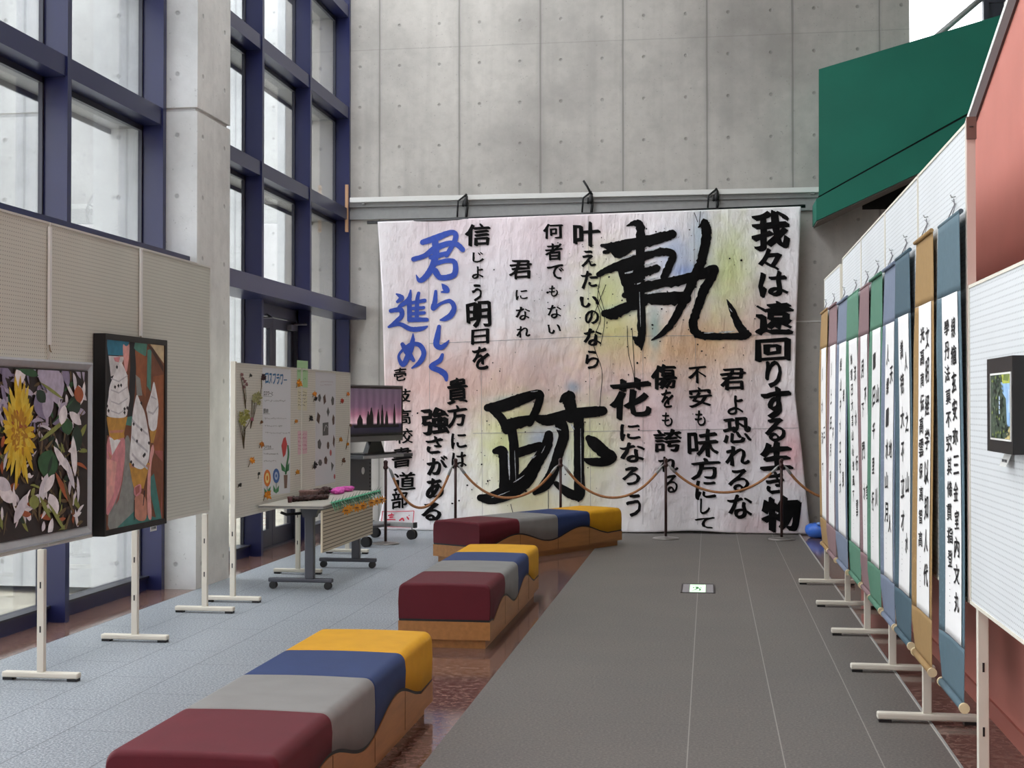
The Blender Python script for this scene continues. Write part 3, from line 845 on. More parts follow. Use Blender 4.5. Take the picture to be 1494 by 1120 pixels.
    return root


build_banner()
for (u, v), lab in zip(((680, 302), (862, 297), (1045, 293)), ('left black cord tied round the white rail above the blue writing', 'middle black cord with a loose end sticking up above the rail', 'right black cord tied round the rail near the green stair')):
    p = at_y(u, v, YB - 0.1)
    z1 = 4.045; zb = at_y(u, TOP(u) + 2.5, 16.0).z
    t = thing('tie_cord', lab, 'cord', (p.x, p.y, zb))
    k = mat('black_cord', '121214', 0.6)
    yy = YB - 0.1
    bm = bmesh.new()
    add_tube(bm, [(p.x, yy - 0.03, zb - 0.03), (p.x + 0.02, yy - 0.035, (zb + z1) / 2), (p.x + 0.01, yy - 0.03, z1 - 0.03), (p.x, yy, z1), (p.x - 0.02, yy + 0.034, z1 - 0.03), (p.x - 0.03, yy - 0.03, z1 - 0.14)], 0.016, 8)
    add_tube(bm, [(p.x + 0.01, yy - 0.03, z1), (p.x - 0.09, yy - 0.045, z1 - 0.08), (p.x - 0.1, yy - 0.045, zb + 0.05)], 0.011, 8)
    obj('cord', bm, k, t)
    obj('knot', lathe([(0.008, -0.05), (0.026, -0.03), (0.03, 0.0), (0.022, 0.04), (0.006, 0.06)], (p.x + 0.005, yy - 0.045, z1 - 0.1), 12), k, t)
    if u == 862:
        obj('loose_end', tube([(p.x, yy - 0.04, z1 - 0.02), (p.x - 0.04, yy - 0.045, z1 + 0.06), (p.x - 0.085, yy - 0.05, z1 + 0.13)], 0.013, 8), k, t)
# ------------------------------------------------------------------ benches
M_OAK = wood('bench_wood', 'a8743f')
CUSH = [('red', '5d2029', 'dark red'), ('grey', '838280', 'light grey'), ('blue', '2e3e68', 'blue'), ('yellow', 'd19a1e', 'mustard yellow')]
CUT = [0.0, 0.61, 1.235, 1.79, 2.385]


def wave(t):
    a = 0.208 + 0.05 * math.cos(2 * PI * (t - 0.57) / 1.07)
    if t < 0.12: a = max(a, 0.178)
    if t > 2.11: a = 0.158 + 0.03 * (t - 2.11)
    return a


def bench(name, label, loc, rotz, group):
    root = thing(name, label, 'bench', loc, rotz, group)
    W, L, T = 0.575, 2.385, 0.398
    n = 72
    ts = [L * i / n for i in range(n + 1)]
    bm = bmesh.new()
    add_prism(bm, [(0, 0, 0.056)] + [(0, t, wave(t) - 0.012) for t in ts] + [(0, L, 0.056)], (-W, 0, 0))
    bmesh.ops.recalc_face_normals(bm, faces=bm.faces[:])
    o = obj('base', bm, M_OAK, root, shift=False)
    bm = bmesh.new()
    for t in (0.62, 1.235, 1.78):
        add_box(bm, -0.001, 0.0012, t - 0.002, t + 0.002, 0.058, wave(t) - 0.014)
    obj('panel_joint', bm, mat('joint_brown', '4d3118', 0.7), o, shift=False)
    bm = bmesh.new(); add_box(bm, -W + 0.035, -0.035, 0.035, L - 0.035, 0, 0.0555)
    obj('plinth', bm, M_OAK, root, shift=False)
    bm = bmesh.new()
    add_prism(bm, [(-0.004, 0.004, wave(0) - 0.0118)] + [(-0.004, t, wave(t) - 0.0118) for t in ts[1:-1]] + [(-0.004, L - 0.004, wave(L) - 0.0118)] + [(-0.004, L - 0.004, wave(L) + 0.002)] + [(-0.004, t, wave(t) + 0.002) for t in ts[1:-1]][::-1] + [(-0.004, 0.004, wave(0) + 0.002)], (-W + 0.008, 0, 0))
    bmesh.ops.recalc_face_normals(bm, faces=bm.faces[:])
    obj('gap_shadow', bm, M_BLACK, root, shift=False)  # black strip stands in for the shaded gap under the cushions
    for (nm, hx, word), a, b in zip(CUSH, CUT, CUT[1:]):
        a += 0.0008; b -= 0.0008
        ra = 0.02 if nm == 'red' else 0.012
        rb = 0.034 if nm == 'yellow' else 0.012
        tt = sorted(set([a, b] + [a + ra * (1 - math.cos(k * PI / 12)) for k in range(1, 7)] + [b - rb * (1 - math.cos(k * PI / 12)) for k in range(1, 7)] + [x for x in ts if a + ra < x < b - rb]))
        bm = bmesh.new(); rings = []
        r = 0.042
        for t in tt:
            e = 0
            if t < a + ra: e = ra - math.sqrt(max(0, ra * ra - (a + ra - t) ** 2))
            if t > b - rb: e = rb - math.sqrt(max(0, rb * rb - (t - b + rb) ** 2))
            bz = wave(t) + 0.0022; tz = T - e; sx = e * 0.2
            sec = [(-sx, bz), (-sx + 0.003, (bz + tz) / 2)] + [(-sx - r + r * math.cos(q * PI / 12), tz - r + r * math.sin(q * PI / 12)) for q in range(7)]
            m = [(-r - (W - 2 * r) * q / 6, tz + 0.004 * math.sin(PI * q / 6)) for q in range(1, 6)]
            sec = sec + m + [(-W - x, z) for x, z in sec[::-1]]
            rings.append([bm.verts.new((x, t, z)) for x, z in sec])
        for A, B in zip(rings, rings[1:]):
            k = len(A)
            for i in range(k):
                f = bm.faces.new((A[i], A[(i + 1) % k], B[(i + 1) % k], B[i])); f.smooth = i != k - 1
        bm.faces.new(rings[0][::-1]); bm.faces.new(rings[-1])
        bmesh.ops.recalc_face_normals(bm, faces=bm.faces[:])
        obj('seat_cushion', bm, mat('cushion_' + nm, hx, 0.62, var=0.06, scale=8, bump=0.25, bscale=500, spec=0.2), root, label=word + ' cushion section', shift=False)
    return root


BG = 'wave-sided benches in a row'
bench('bench', 'four-coloured wooden bench nearest the front, its red end cut by the bottom edge', (-1.338, 4.095, 0), 0, BG)
bench('bench', 'middle four-coloured bench, its red end facing the front, behind the nearest bench', (-1.331, 8.175, 0), 0, BG)
bench('bench', 'four-coloured bench standing at an angle in front of the calligraphy banner', (-2.12, 12.40, 0), -math.radians(30), BG)

# ------------------------------------------------------------------ display boards
M_PEG = pegboard('peg_panel', 'd0d3d5')
M_PEGL = pegboard('cream_peg_panel', 'd3d3c6')
M_PLAIN = pegboard('lined_panel', 'd8d4c8', pitch=0.02, rad=0.0036, dark=0.5)
M_EDGE = mat('board_edge', 'd2cfc6', 0.55)
M_POST = mat('cream_metal', 'd9d4c6', 0.45)


def stand(x, y, ztop, label, group, toe=0.22):
    y = ty(x, y)
    t = thing('board_stand', label, 'stand', (x, y, 0), 0, group)
    obj('post', box(x - 0.02, x + 0.02, y - 0.016, y + 0.016, 0.046, ztop, 0.003), M_POST, t)
    f = obj('foot', box(x - toe, x + toe, y - 0.026, y + 0.026, 0.014, 0.046, 0.008), M_POST, t)
    for s in (-1, 1):
        obj('rubber_pad', box(x + s * toe * 0.97, x + s * toe * 0.72, y - 0.024, y + 0.024, 0, 0.0145), M_BLACK, f)
    bm = bmesh.new()
    for z in (0.26, 0.5):
        add_box(bm, x - 0.004, x + 0.004, y - 0.0175, y - 0.0155, z, z + 0.035)
    obj('slot', bm, M_BLACK, t)
    return t


def panel(x, y0, y1, z0, z1, label, group, m=M_PEG, x1=None):
    x1 = x if x1 is None else x1
    y0, y1 = ty(x, y0), ty(x1, y1)
    t = thing('pegboard_panel', label, 'display board', (x, (y0 + y1) / 2, z0), 0, group)
    obj('board', prism([(x, y0, z0), (x1, y1, z0), (x1, y1, z1), (x, y0, z1)], (0.022 if x > 0 else -0.022, 0, 0)), m, t)
    s = 1 if x > 0 else -1
    bm = bmesh.new()
    e = 0.004
    for a, b, xa in ((y0 - 0.002, y0 + 0.01, x), (y1 - 0.01, y1 + 0.002, x1)):
        add_box(bm, *sorted((xa - s * e, xa + s * 0.026)), a, b, z0, z1)
    obj('edge_strip', bm, M_EDGE if x < 0 else M_POST, t)
    bm = bmesh.new()
    add_prism(bm, [(x - s * e, y0, z1), (x1 - s * e, y1, z1), (x1 - s * e, y1, z1 + 0.012), (x - s * e, y0, z1 + 0.012)], (s * 0.03, 0, 0))
    add_prism(bm, [(x - s * e, y0, z0 - 0.012), (x1 - s * e, y1, z0 - 0.012), (x1 - s * e, y1, z0), (x - s * e, y0, z0)], (s * 0.03, 0, 0))
    bmesh.ops.recalc_face_normals(bm, faces=bm.faces[:])
    obj('frame_rail', bm, M_EDGE if x < 0 else M_POST, t)
    return t


XL = -3.575
GL_ = 'cream pegboards on the left'; GS = 'white T-foot stands of the left boards'
for (a, b), lab in zip(((6.18, 7.375), (7.385, 8.575), (8.585, 9.76)), ('cream pegboard panel at the left edge behind the dandelion painting', 'cream pegboard panel carrying the ice cream painting', 'empty cream pegboard panel next to the concrete pier')):
    panel(XL, a, b, 0.737, 2.486, lab, GL_, M_PEGL)
for y, lab in ((6.17, 'white T-foot stand left of the dandelion painting, beyond the left edge'), (7.38, 'white T-foot stand nearest the left edge under the dandelion painting'), (8.58, 'white T-foot stand under the ice cream painting'), (9.765, 'white T-foot stand at the end of the tall left pegboards')):
    stand(XL - 0.03, y, 0.711, lab, GS)
XP = -3.587
for (a, b), lab in zip(((10.32, 11.99), (12.01, 13.62)), ('low cream board with the large flower poster behind the table', 'low cream board with the leaf print poster, nearer the television')):
    panel(XP, a, b, 0.64, 1.81, lab, 'low cream boards behind the table', M_PLAIN)
for y, lab, h in ((10.285, 'white T-foot stand with tall post beside the concrete pier', 1.83), (12.0, 'white T-foot stand behind the near leg of the table', 1.2), (13.63, 'white T-foot stand behind the far leg of the table', 1.2)):
    stand(XP - (0.0 if h > 1.5 else 0.028), y, h if h > 1.5 else 0.625, lab, GS)

XQ = 0.982
GR = 'white pegboards on the right'; GRS = 'beige T-foot stands of the right boards'
JR = [5.18, 6.39, 7.59, 8.79, 10.03, 11.28]
PL = ['tall white pegboard panel behind the nearest hanging scroll', 'tall white pegboard panel behind the tan scroll, second from the front', 'tall white pegboard panel third from the front on the right', 'tall white pegboard panel fourth from the front on the right']
for a, b, lab in zip(JR, JR[1:-1], PL):
    panel(XQ, a + 0.005, b - 0.005, 0.754, 2.575, lab, GR)
panel(XQ - 0.015, JR[4] + 0.005, JR[5], 0.754, 2.535, 'slightly lower white pegboard panel farthest back on the right', GR, x1=0.955)
panel(XQ + 0.002, 3.8, 5.155, 0.754, 1.943, 'short white pegboard panel at the right edge carrying the small landscape', GR)
for y, lab, h in ((6.39, 'beige T-foot stand nearest the front under the scrolls', 1.0), (7.59, 'beige T-foot stand second from the front under the scrolls', 1.0), (8.79, 'beige T-foot stand third from the front under the scrolls', 1.0), (10.03, 'beige T-foot stand fourth from the front under the scrolls', 1.0), (11.28, 'beige T-foot stand farthest back by the blue pot', 1.0)):
    stand(1.012 if y < 11 else 0.965, y, 0.739, lab, GRS, 0.23)
stand(1.012, 5.08, 0.739, 'beige stand whose post runs out of the bottom right corner', GRS)
# end profile of the tall boards with its bracket
t = thing('end_profile', 'pinkish upright end profile of the tall boards against the red wall', 'post', (0.99, 5.36, 0.76))
obj('profile', box(0.978, 1.01, 5.357, 5.377, 0.755, 2.6), mat('bounce_pink_metal', 'cdb9af', 0.5), t)  # pink bounce from the red wall is mixed into the metal colour
obj('bracket', box(0.976, 1.012, 5.345, 5.3565, 2.515, 2.6), mat('bracket_brown', '6a5048', 0.5), t)
obj('bolt_hole', lathe([(0.008, 0), (0.008, 0.002)], (0.993, 5.344, 2.56), 10), M_BLACK, t)

# white hanging rods with hooks on the left boards
for u, v0, v1, lab in ((73, 331, 503, 'white hanging rod with a hook above the dandelion painting'), (206, 362, 490, 'white hanging rod above the ice cream painting')):
    a = at_x(u, v0, XL + 0.014); b = at_x(u, v1, XL + 0.012)
    t = thing('hanging_rod', lab, 'rod', (a.x, a.y, b.z), 0, 'white hanging rods')
    obj('rod', box(a.x - 0.007, a.x + 0.007, a.y - 0.011, a.y + 0.011, b.z, a.z), M_WHITE, t)
    obj('hook', tube([(a.x, a.y, b.z), (a.x + 0.004, a.y, b.z - 0.03), (a.x + 0.012, a.y, b.z - 0.04)], 0.004, 6), mat('hook_brass', '8b7a62', 0.4, metal=0.5), t)

# ------------------------------------------------------------------ paintings
PALETTE = {}


def pigments(*names):
    return [mat('pigment_' + n, n, 0.55, var=0.16, scale=22, bump=0.15, bscale=90) for n in names]


def leafshape(cx, cy, l, w, a, n=7, asp=1.0, bend=0.0, pw=0.7):
    pts = []
    for k in range(2 * n):
        t = k / n if k <= n else 2 - k / n
        s = 1 if k <= n else -1
        x = (t - 0.5) * l; y = s * w / 2 * math.sin(PI * min(max(t, 0.0), 1.0)) ** pw + bend * l * (t - 0.5) ** 2
        pts.append((cx + (x * math.cos(a) - y * math.sin(a)) * asp, cy + x * math.sin(a) + y * math.cos(a)))
    return pts


def tagcard(u, v, X, label, s=1):
    p = at_x(u, v, X)
    t = thing('caption_card', label, 'label card', tuple(p), 0, 'small caption cards')
    obj('card', box(p.x - 0.001, p.x + 0.001, p.y - 0.05, p.y + 0.05, p.z - 0.028, p.z + 0.028), M_WHITE, t)
    bm = bmesh.new()
    for dy, w in ((-0.03, 0.006), (-0.012, 0.01), (0.01, 0.012), (0.028, 0.012)):
        add_box(bm, p.x - s * 0.0012, p.x + s * 0.0022, p.y + dy - w / 2, p.y + dy + w / 2, p.z - 0.016, p.z + 0.0)
    add_box(bm, p.x - s * 0.0012, p.x + s * 0.0022, p.y - 0.028, p.y + 0.03, p.z + 0.008, p.z + 0.012)
    obj('print', bm, mat('print_grey', '4b4b4d', 0.7), t)


# dandelion painting
XD = -3.53
t = thing('dandelion_painting', 'framed painting of a yellow dandelion among white petals and dark leaves', 'painting', (XL, 6.65, 0.75))
Y1 = at_x(133.6, 660, XL + 0.045).y
Y0, Z0, Z1 = Y1 - 1.335, 0.755, 1.742
bm = bmesh.new()
fw = 0.055
def frame_bar(bm, a, b, c, d):
    add_prism(bm, [a, b, c, d], (0, 0, 0.0001))
prof = [(0.0, 0.0), (0.0, 0.046), (0.012, 0.05), (0.045, 0.036), (0.055, 0.03), (0.055, 0.0)]
corner = [(Y0, Z0, 1, 1), (Y1, Z0, -1, 1), (Y1, Z1, -1, -1), (Y0, Z1, 1, -1)]
loops = [[bm.verts.new((XL + 0.0045 + h, y + sy * d, z + sz * d)) for d, h in prof] for y, z, sy, sz in corner]
for i in range(4):
    A, B = loops[i], loops[(i + 1) % 4]
    for k in range(len(prof)):
        bm.faces.new((A[k], B[k], B[(k + 1) % len(prof)], A[(k + 1) % len(prof)]))
bmesh.ops.recalc_face_normals(bm, faces=bm.faces[:])
obj('frame', bm, mat('silver_frame', 'b4b5b8', 0.35, metal=0.35, var=0.05), t)
pal = pigments('2a1f1b', '463529', 'b9b0c4', 'd9d4da', '8d84a0', '2f5a34', '1d3524', 'd9b21c', 'b98414', 'e2c640', '6d5a3a', '8a9148', 'a9582f', 'efe9ea')
bm = bmesh.new()
add_box(bm, XL + 0.004, XD, Y0 + 0.05, Y1 - 0.05, Z0 + 0.05, Z1 - 0.05, 0)
lay = [0]
def lf(u, v, l, w, a, mi, asp=0.55, bend=0.0, pw=0.7):
    lay[0] += 1
    h = XD + 0.0003 + 0.00002 * lay[0]
    def f(x, y):
        q = at_x(x, y, h)
        q.y = min(max(q.y, Y0 + 0.057), Y1 - 0.057); q.z = min(max(q.z, Z0 + 0.057), Z1 - 0.057)
        return q
    add_flat(bm, leafshape(u, v, l, w, a, asp=asp, bend=bend, pw=pw), f, mi)
rr = random.Random(4)
for _ in range(460):
    u, v = rr.uniform(-40, 122), rr.uniform(535, 770)
    up = v < 625
    mi = rr.choice([2, 3, 4, 2, 4, 10, 5, 13, 2] if up else [1, 10, 10, 1, 3, 0, 6, 10, 12, 13, 11])
    lf(u, v, rr.uniform(14, 40), rr.uniform(4, 11) if mi not in (1, 10) else rr.uniform(2.5, 6), rr.uniform(0, PI), mi, bend=rr.uniform(-0.4, 0.4))
for u, v, l, w, a, mi in ((68, 545, 50, 34, 1.1, 2), (80, 560, 60, 36, 1.4, 2), (62, 590, 46, 34, 1.3, 4), (70, 590, 44, 22, 1.7, 2), (30, 545, 40, 20, 1.9, 13), (96, 545, 40, 14, 1.3, 4), (28, 532, 60, 16, 0.25, 6), (40, 540, 46, 15, 0.35, 5),
                          (70, 676, 42, 40, 1.9, 5), (73, 678, 30, 6, 1.9, 6), (108, 592, 32, 26, 1.7, 6), (112, 640, 40, 22, 1.6, 6), (98, 622, 26, 22, 1.2, 5), (60, 578, 24, 18, 0.8, 6), (76, 570, 52, 5, 0.5, 11), (78, 627, 66, 7, -0.55, 11), (92, 600, 60, 4, -0.7, 5),
                          (9, 720, 40, 22, 0.7, 13), (4, 706, 36, 20, 0.4, 3), (64, 712, 46, 16, 1.9, 3), (72, 705, 34, 14, 2.2, 13), (78, 735, 34, 20, 1.1, 13), (30, 742, 50, 16, 2.1, 3), (108, 665, 60, 12, 1.5, 13), (102, 690, 50, 10, 1.2, 3), (90, 670, 50, 12, 0.9, 13),
                          (92, 712, 56, 9, 1.0, 12), (100, 725, 60, 6, 1.2, 10), (84, 756, 60, 6, 0.9, 11), (66, 740, 40, 7, 1.0, 11), (50, 732, 22, 20, 1.5, 11), (74, 770, 30, 10, 1.8, 13), (92, 605, 30, 16, 1.8, 13), (115, 575, 26, 18, 1.4, 12), (110, 610, 30, 14, 0.7, 13)):
    lf(u, v, l, w, a, mi, 0.75)
for ring, (n, rx, ry, w, col) in enumerate(((24, 19, 62, 11, 7), (22, 17, 54, 10, 9), (18, 14, 44, 12, 7), (16, 10, 32, 10, 8), (14, 7, 22, 8, 9), (10, 4, 12, 6, 8))):
    for k in range(n):
        a = 2 * PI * (k + 0.5 * (ring % 2)) / n + rr.uniform(-0.1, 0.1)
        f = rr.uniform(0.88, 1.18)
        ex, ey = 28 + rx * f * 1.25 * math.cos(a), 630 + ry * f * 1.2 * math.sin(a)
        mx, my = (28 + ex) / 2, (630 + ey) / 2
        l = math.hypot((ex - 28) / 0.55, ey - 630)
        lf(mx, my, l, w * 0.85, math.atan2(ey - 630, (ex - 28) / 0.55), rr.choice([col, col, 7, 9] if ring < 3 else [col, 8, 7]), 0.55, pw=0.32)
for _ in range(26):
    lf(28 + rr.gauss(0, 4), 630 + rr.gauss(0, 13), 9, 3, rr.uniform(0, PI), rr.choice([8, 9, 12]), 0.6)
face_front(bm, (1, 0, 0))
obj('canvas', bm, pal, t)

# ice cream painting
XI = -3.501
t = thing('ice_cream_painting', 'tall black-edged canvas painting of three soft ice cream cones held in hands', 'painting', (XL, 7.9, 0.73))
Y0, Y1, Z0, Z1 = at_x(152, 600, XI).y, at_x(242.5, 600, XI).y, 0.728, 1.918
bm = bmesh.new()
add_box(bm, XL + 0.0045, XI - 0.003, Y0, Y1, Z0, Z1)
f_ = 0.035
add_box(bm, XI - 0.003, XI + 0.006, Y0, Y0 + 0.022, Z0, Z1); add_box(bm, XI - 0.003, XI + 0.006, Y1 - f_, Y1, Z0, Z1)
add_box(bm, XI - 0.003, XI + 0.006, Y0 + 0.022, Y1 - f_, Z0, Z0 + f_); add_box(bm, XI - 0.003, XI + 0.006, Y0 + 0.022, Y1 - f_, Z1 - f_, Z1)
obj('frame', bm, mat('frame_black', '0d0c0e', 0.4), t)
pal = pigments('7d4a30', '141318', '2b7f9b', '4d8a7b', 'd9d7d6', 'f2f0ee', 'c9963f', 'd98f93', 'c98a72', 'a9605a', '8f918b', '3f7f78', '9b5a34', 'd9c49a', '4a2c20', 'cbc9cc', 'e8a9a0')
bm = bmesh.new()
yA, yB, zA, zB = Y0 + 0.022, Y1 - f_, Z0 + f_, Z1 - f_
add_box(bm, XI - 0.0028, XI, yA, yB, zA, zB, 0)
lay = [0]
def pc(mi, *zp):
    lay[0] += 1
    h = XI + 0.0003 + 0.00005 * lay[0]
    def f(x, y):
        q = at_x(140 + x / 3.6, 480 + y / 3.613, h)
        q.y = min(max(q.y, yA + 0.001), yB - 0.001); q.z = min(max(q.z, zA + 0.001), zB - 0.001)
        return q
    if mi in (4, 5, 7, 8, 10, 16) and len(zp) > 4:
        n = len(zp); zp = [tuple(zp[i][c] + (zp[(i + 1) % n][c] - zp[i][c]) * t for c in (0, 1)) for i in range(n) for t in (0.22, 0.78)]
        n = len(zp); zp = [tuple(zp[i][c] + (zp[(i + 1) % n][c] - zp[i][c]) * t for c in (0, 1)) for i in range(n) for t in (0.25, 0.75)]
    add_flat(bm, zp, f, mi)
pc(1, (44, 50), (120, 50), (120, 560), (44, 560)); pc(2, (44, 50), (175, 50), (155, 140), (64, 135)); pc(4, (66, 140), (150, 145), (120, 230), (78, 250)); pc(7, (92, 150), (128, 145), (120, 175), (100, 170))
pc(16, (138, 70), (160, 95), (180, 70), (165, 230), (150, 220)); pc(1, (176, 60), (205, 60), (212, 180), (205, 330), (190, 460), (165, 470), (180, 200))
pc(3, (205, 65), (270, 70), (262, 140), (240, 150), (200, 100)); pc(12, (205, 110), (270, 150), (260, 360), (215, 260)); pc(3, (270, 110), (292, 105), (288, 330), (268, 300)); pc(10, (208, 240), (232, 260), (244, 350), (215, 350))
pc(14, (268, 70), (300, 100), (355, 195), (355, 230), (300, 130)); pc(13, (285, 72), (357, 80), (356, 180)); pc(12, (300, 250), (355, 240), (350, 640), (300, 640)); pc(9, (310, 640), (352, 640), (345, 1010), (320, 1000)); pc(0, (300, 640), (350, 700), (340, 1010), (300, 760))
pc(10, (44, 1060), (150, 560), (180, 560), (205, 860), (205, 1040), (120, 1060)); pc(11, (110, 1060), (200, 960), (340, 1020), (345, 1050)); pc(3, (155, 465), (192, 458), (185, 510), (155, 505)); pc(11, (270, 800), (305, 760), (345, 1015), (318, 1015))
# left hand and cone
pc(7, (48, 545), (150, 550), (155, 650), (140, 800), (95, 930), (44, 1010)); pc(16, (48, 680), (110, 700), (95, 860), (46, 960)); pc(9, (100, 930), (140, 800), (150, 700), (120, 900)); pc(5, (70, 570), (130, 585), (85, 665)); pc(8, (60, 640), (85, 670), (75, 690))
pc(6, (50, 462), (165, 462), (148, 548), (150, 570), (95, 585), (70, 560)); pc(8, (70, 535), (148, 530), (140, 545), (75, 548))
pc(5, (130, 165), (145, 195), (168, 250), (165, 300), (180, 360), (168, 420), (160, 470), (60, 465), (50, 430), (65, 370), (70, 300), (95, 240), (110, 205))
for a in (250, 310, 370, 420): pc(15, (78, a + 6), (120, a + 22), (168, a - 10), (166, a - 2), (120, a + 30), (80, a + 14))
# small far cone
pc(6, (282, 535), (318, 530), (302, 600), (288, 600)); pc(5, (304, 262), (318, 330), (330, 400), (325, 470), (318, 535), (282, 538), (268, 440), (262, 420), (290, 340)); pc(15, (275, 430), (300, 440), (328, 400), (328, 410), (300, 452), (275, 440)); pc(15, (290, 350), (318, 365), (318, 373), (290, 360))
# front cone
pc(16, (268, 800), (285, 640), (300, 600), (308, 640), (290, 700), (285, 850), (296, 1010), (270, 1000)); pc(6, (174, 705), (285, 705), (262, 790), (250, 840), (200, 840), (190, 800)); pc(8, (180, 715), (280, 715), (276, 728), (185, 730))
pc(5, (215, 335), (235, 390), (258, 440), (272, 520), (285, 600), (278, 700), (240, 745), (190, 720), (174, 680), (186, 560), (190, 460), (202, 390))
for a in (470, 560, 650): pc(15, (190, a), (215, a + 30), (272, a + 80), (272, a + 92), (215, a + 45), (188, a + 14))
for x, y in ((198, 500), (238, 530), (215, 590), (256, 660), (250, 668), (278, 600), (195, 715), (185, 700), (238, 390), (66, 430), (150, 420), (165, 415), (58, 405), (150, 440), (100, 305), (118, 298), (132, 296), (110, 200)): pc(1, (x - 6, y), (x, y - 11), (x + 6, y - 2), (x + 2, y + 12))
pc(8, (200, 880), (240, 860), (268, 900), (268, 1015), (200, 1005)); pc(7, (200, 830), (238, 810), (240, 860), (215, 885), (198, 870)); pc(9, (205, 835), (230, 822), (228, 858), (210, 875)); pc(1, (253, 850), (258, 850), (250, 930), (246, 930)); pc(1, (200, 900), (204, 900), (204, 1005), (200, 1005))
face_front(bm, (1, 0, 0))
obj('canvas', bm, pal, t)
tagcard(115.5, 776, XL + 0.0035, 'small white caption card below the dandelion painting')
tagcard(224, 768, XL + 0.0035, 'small white caption card below the ice cream painting')

# small landscape on the right
XS = 0.925
t = thing('landscape_picture', 'small landscape picture of trees and blue water in a deep black frame', 'painting', (0.98, 4.54, 1.34))
pf = lambda x, y, X=XS: at_x(1420 + x / 5.89, 500 + y / 5.895, X)
ya, yb = 4.345, 4.73; za, zb = 1.345, 1.652
bm = bmesh.new(); add_box(bm, XS, 0.9775, ya, yb, za, zb)
obj('frame', bm, mat('frame_black', '0d0c0e', 0.4), t)
i0, i1 = pf(152, 240), pf(330, 850)
bm = bmesh.new(); add_box(bm, XS - 0.003, XS + 0.001, i1.y, i0.y, 1.385, 1.602)
obj('mount', bm, M_WHITE, t)
pal = pigments('3c4a3a', '26302a', '8fb4dc', 'b9cde6', 'a9b24c', '6d7d3c', 'c9b87c', '55644e')
bm = bmesh.new(); add_box(bm, XS - 0.0035, XS - 0.0005, i1.y + 0.006, i0.y - 0.006, 1.391, 1.596, 0)
lay = [0]
def pl(mi, *zp):
    lay[0] += 1
    def f(x, y):
        q = pf(x, y, XS - 0.0038 - 0.00004 * lay[0]); q.y = min(max(q.y, i1.y + 0.007), i0.y - 0.007); q.z = min(max(q.z, 1.392), 1.595); return q
    add_flat(bm, zp, f, mi)
pl(2, (235, 340), (330, 330), (330, 720), (290, 720), (280, 480), (245, 420)); pl(3, (300, 400), (330, 400), (330, 600), (305, 600)); pl(6, (270, 840), (330, 720), (330, 850)); pl(4, (240, 240), (330, 240), (330, 345), (250, 350)); pl(5, (260, 250), (310, 270), (300, 330), (255, 320))
r2 = random.Random(11)
for _ in range(110):
    x, y = r2.uniform(160, 250), r2.uniform(250, 830)
    if y > 650: x = r2.uniform(160, 300)
    pl(r2.choice([1, 7, 1, 5, 0]), *[(x + a, y + b) for a, b in ((-8, 4), (0, -16), (7, 0), (2, 14))])
for y in range(300, 620, 40): pl(3, (220, y), (226, y), (228, y + 30), (221, y + 30)) if y > 440 else None
face_front(bm, (-1, 0, 0))
obj('canvas', bm, pal, t)
p = at_x(1467, 669, 0.965)
c = thing('caption_card', 'small white caption card below the landscape picture', 'label card', tuple(p), 0, 'small caption cards')
obj('card', prism([(0.976, p.y - 0.05, p.z + 0.025), (0.976, p.y + 0.05, p.z + 0.025), (0.955, p.y + 0.05, p.z - 0.025), (0.955, p.y - 0.05, p.z - 0.025)], (0.002, 0, 0)), M_WHITE, c)
bm = bmesh.new()
for dy in (-0.03, -0.01, 0.012, 0.03): add_box(bm, 0.9605, 0.9615, p.y + dy - 0.005, p.y + dy + 0.005, p.z - 0.014, p.z - 0.002)
obj('print', bm, mat('print_grey', '4b4b4d', 0.7), c)
# ------------------------------------------------------------------ hanging scrolls
def fabric(name, hx):
    k = NT(name)
    co = k.coord(); b = hexc(hx)
    v = k.n('ShaderNodeTexVoronoi'); k.l(co, v.inputs['Vector']); v.inputs['Scale'].default_value = 55
    n = k.noise(co, 40, 3)
    f = k.math('MULTIPLY', k.ramp(v.outputs[0], [(0.25, 1.0), (0.4, 0.0)]), k.ramp(n, [(0.45, 0.0), (0.6, 0.5)]))
    k.l(k.mix(f, b, tuple(min(1, c * 1.7 + 0.03) for c in b[:3]) + (1,)), k.b.inputs['Base Color'])
    k.b.inputs['Roughness'].default_value = 0.7
    MATS[name] = k.m
    return k.m


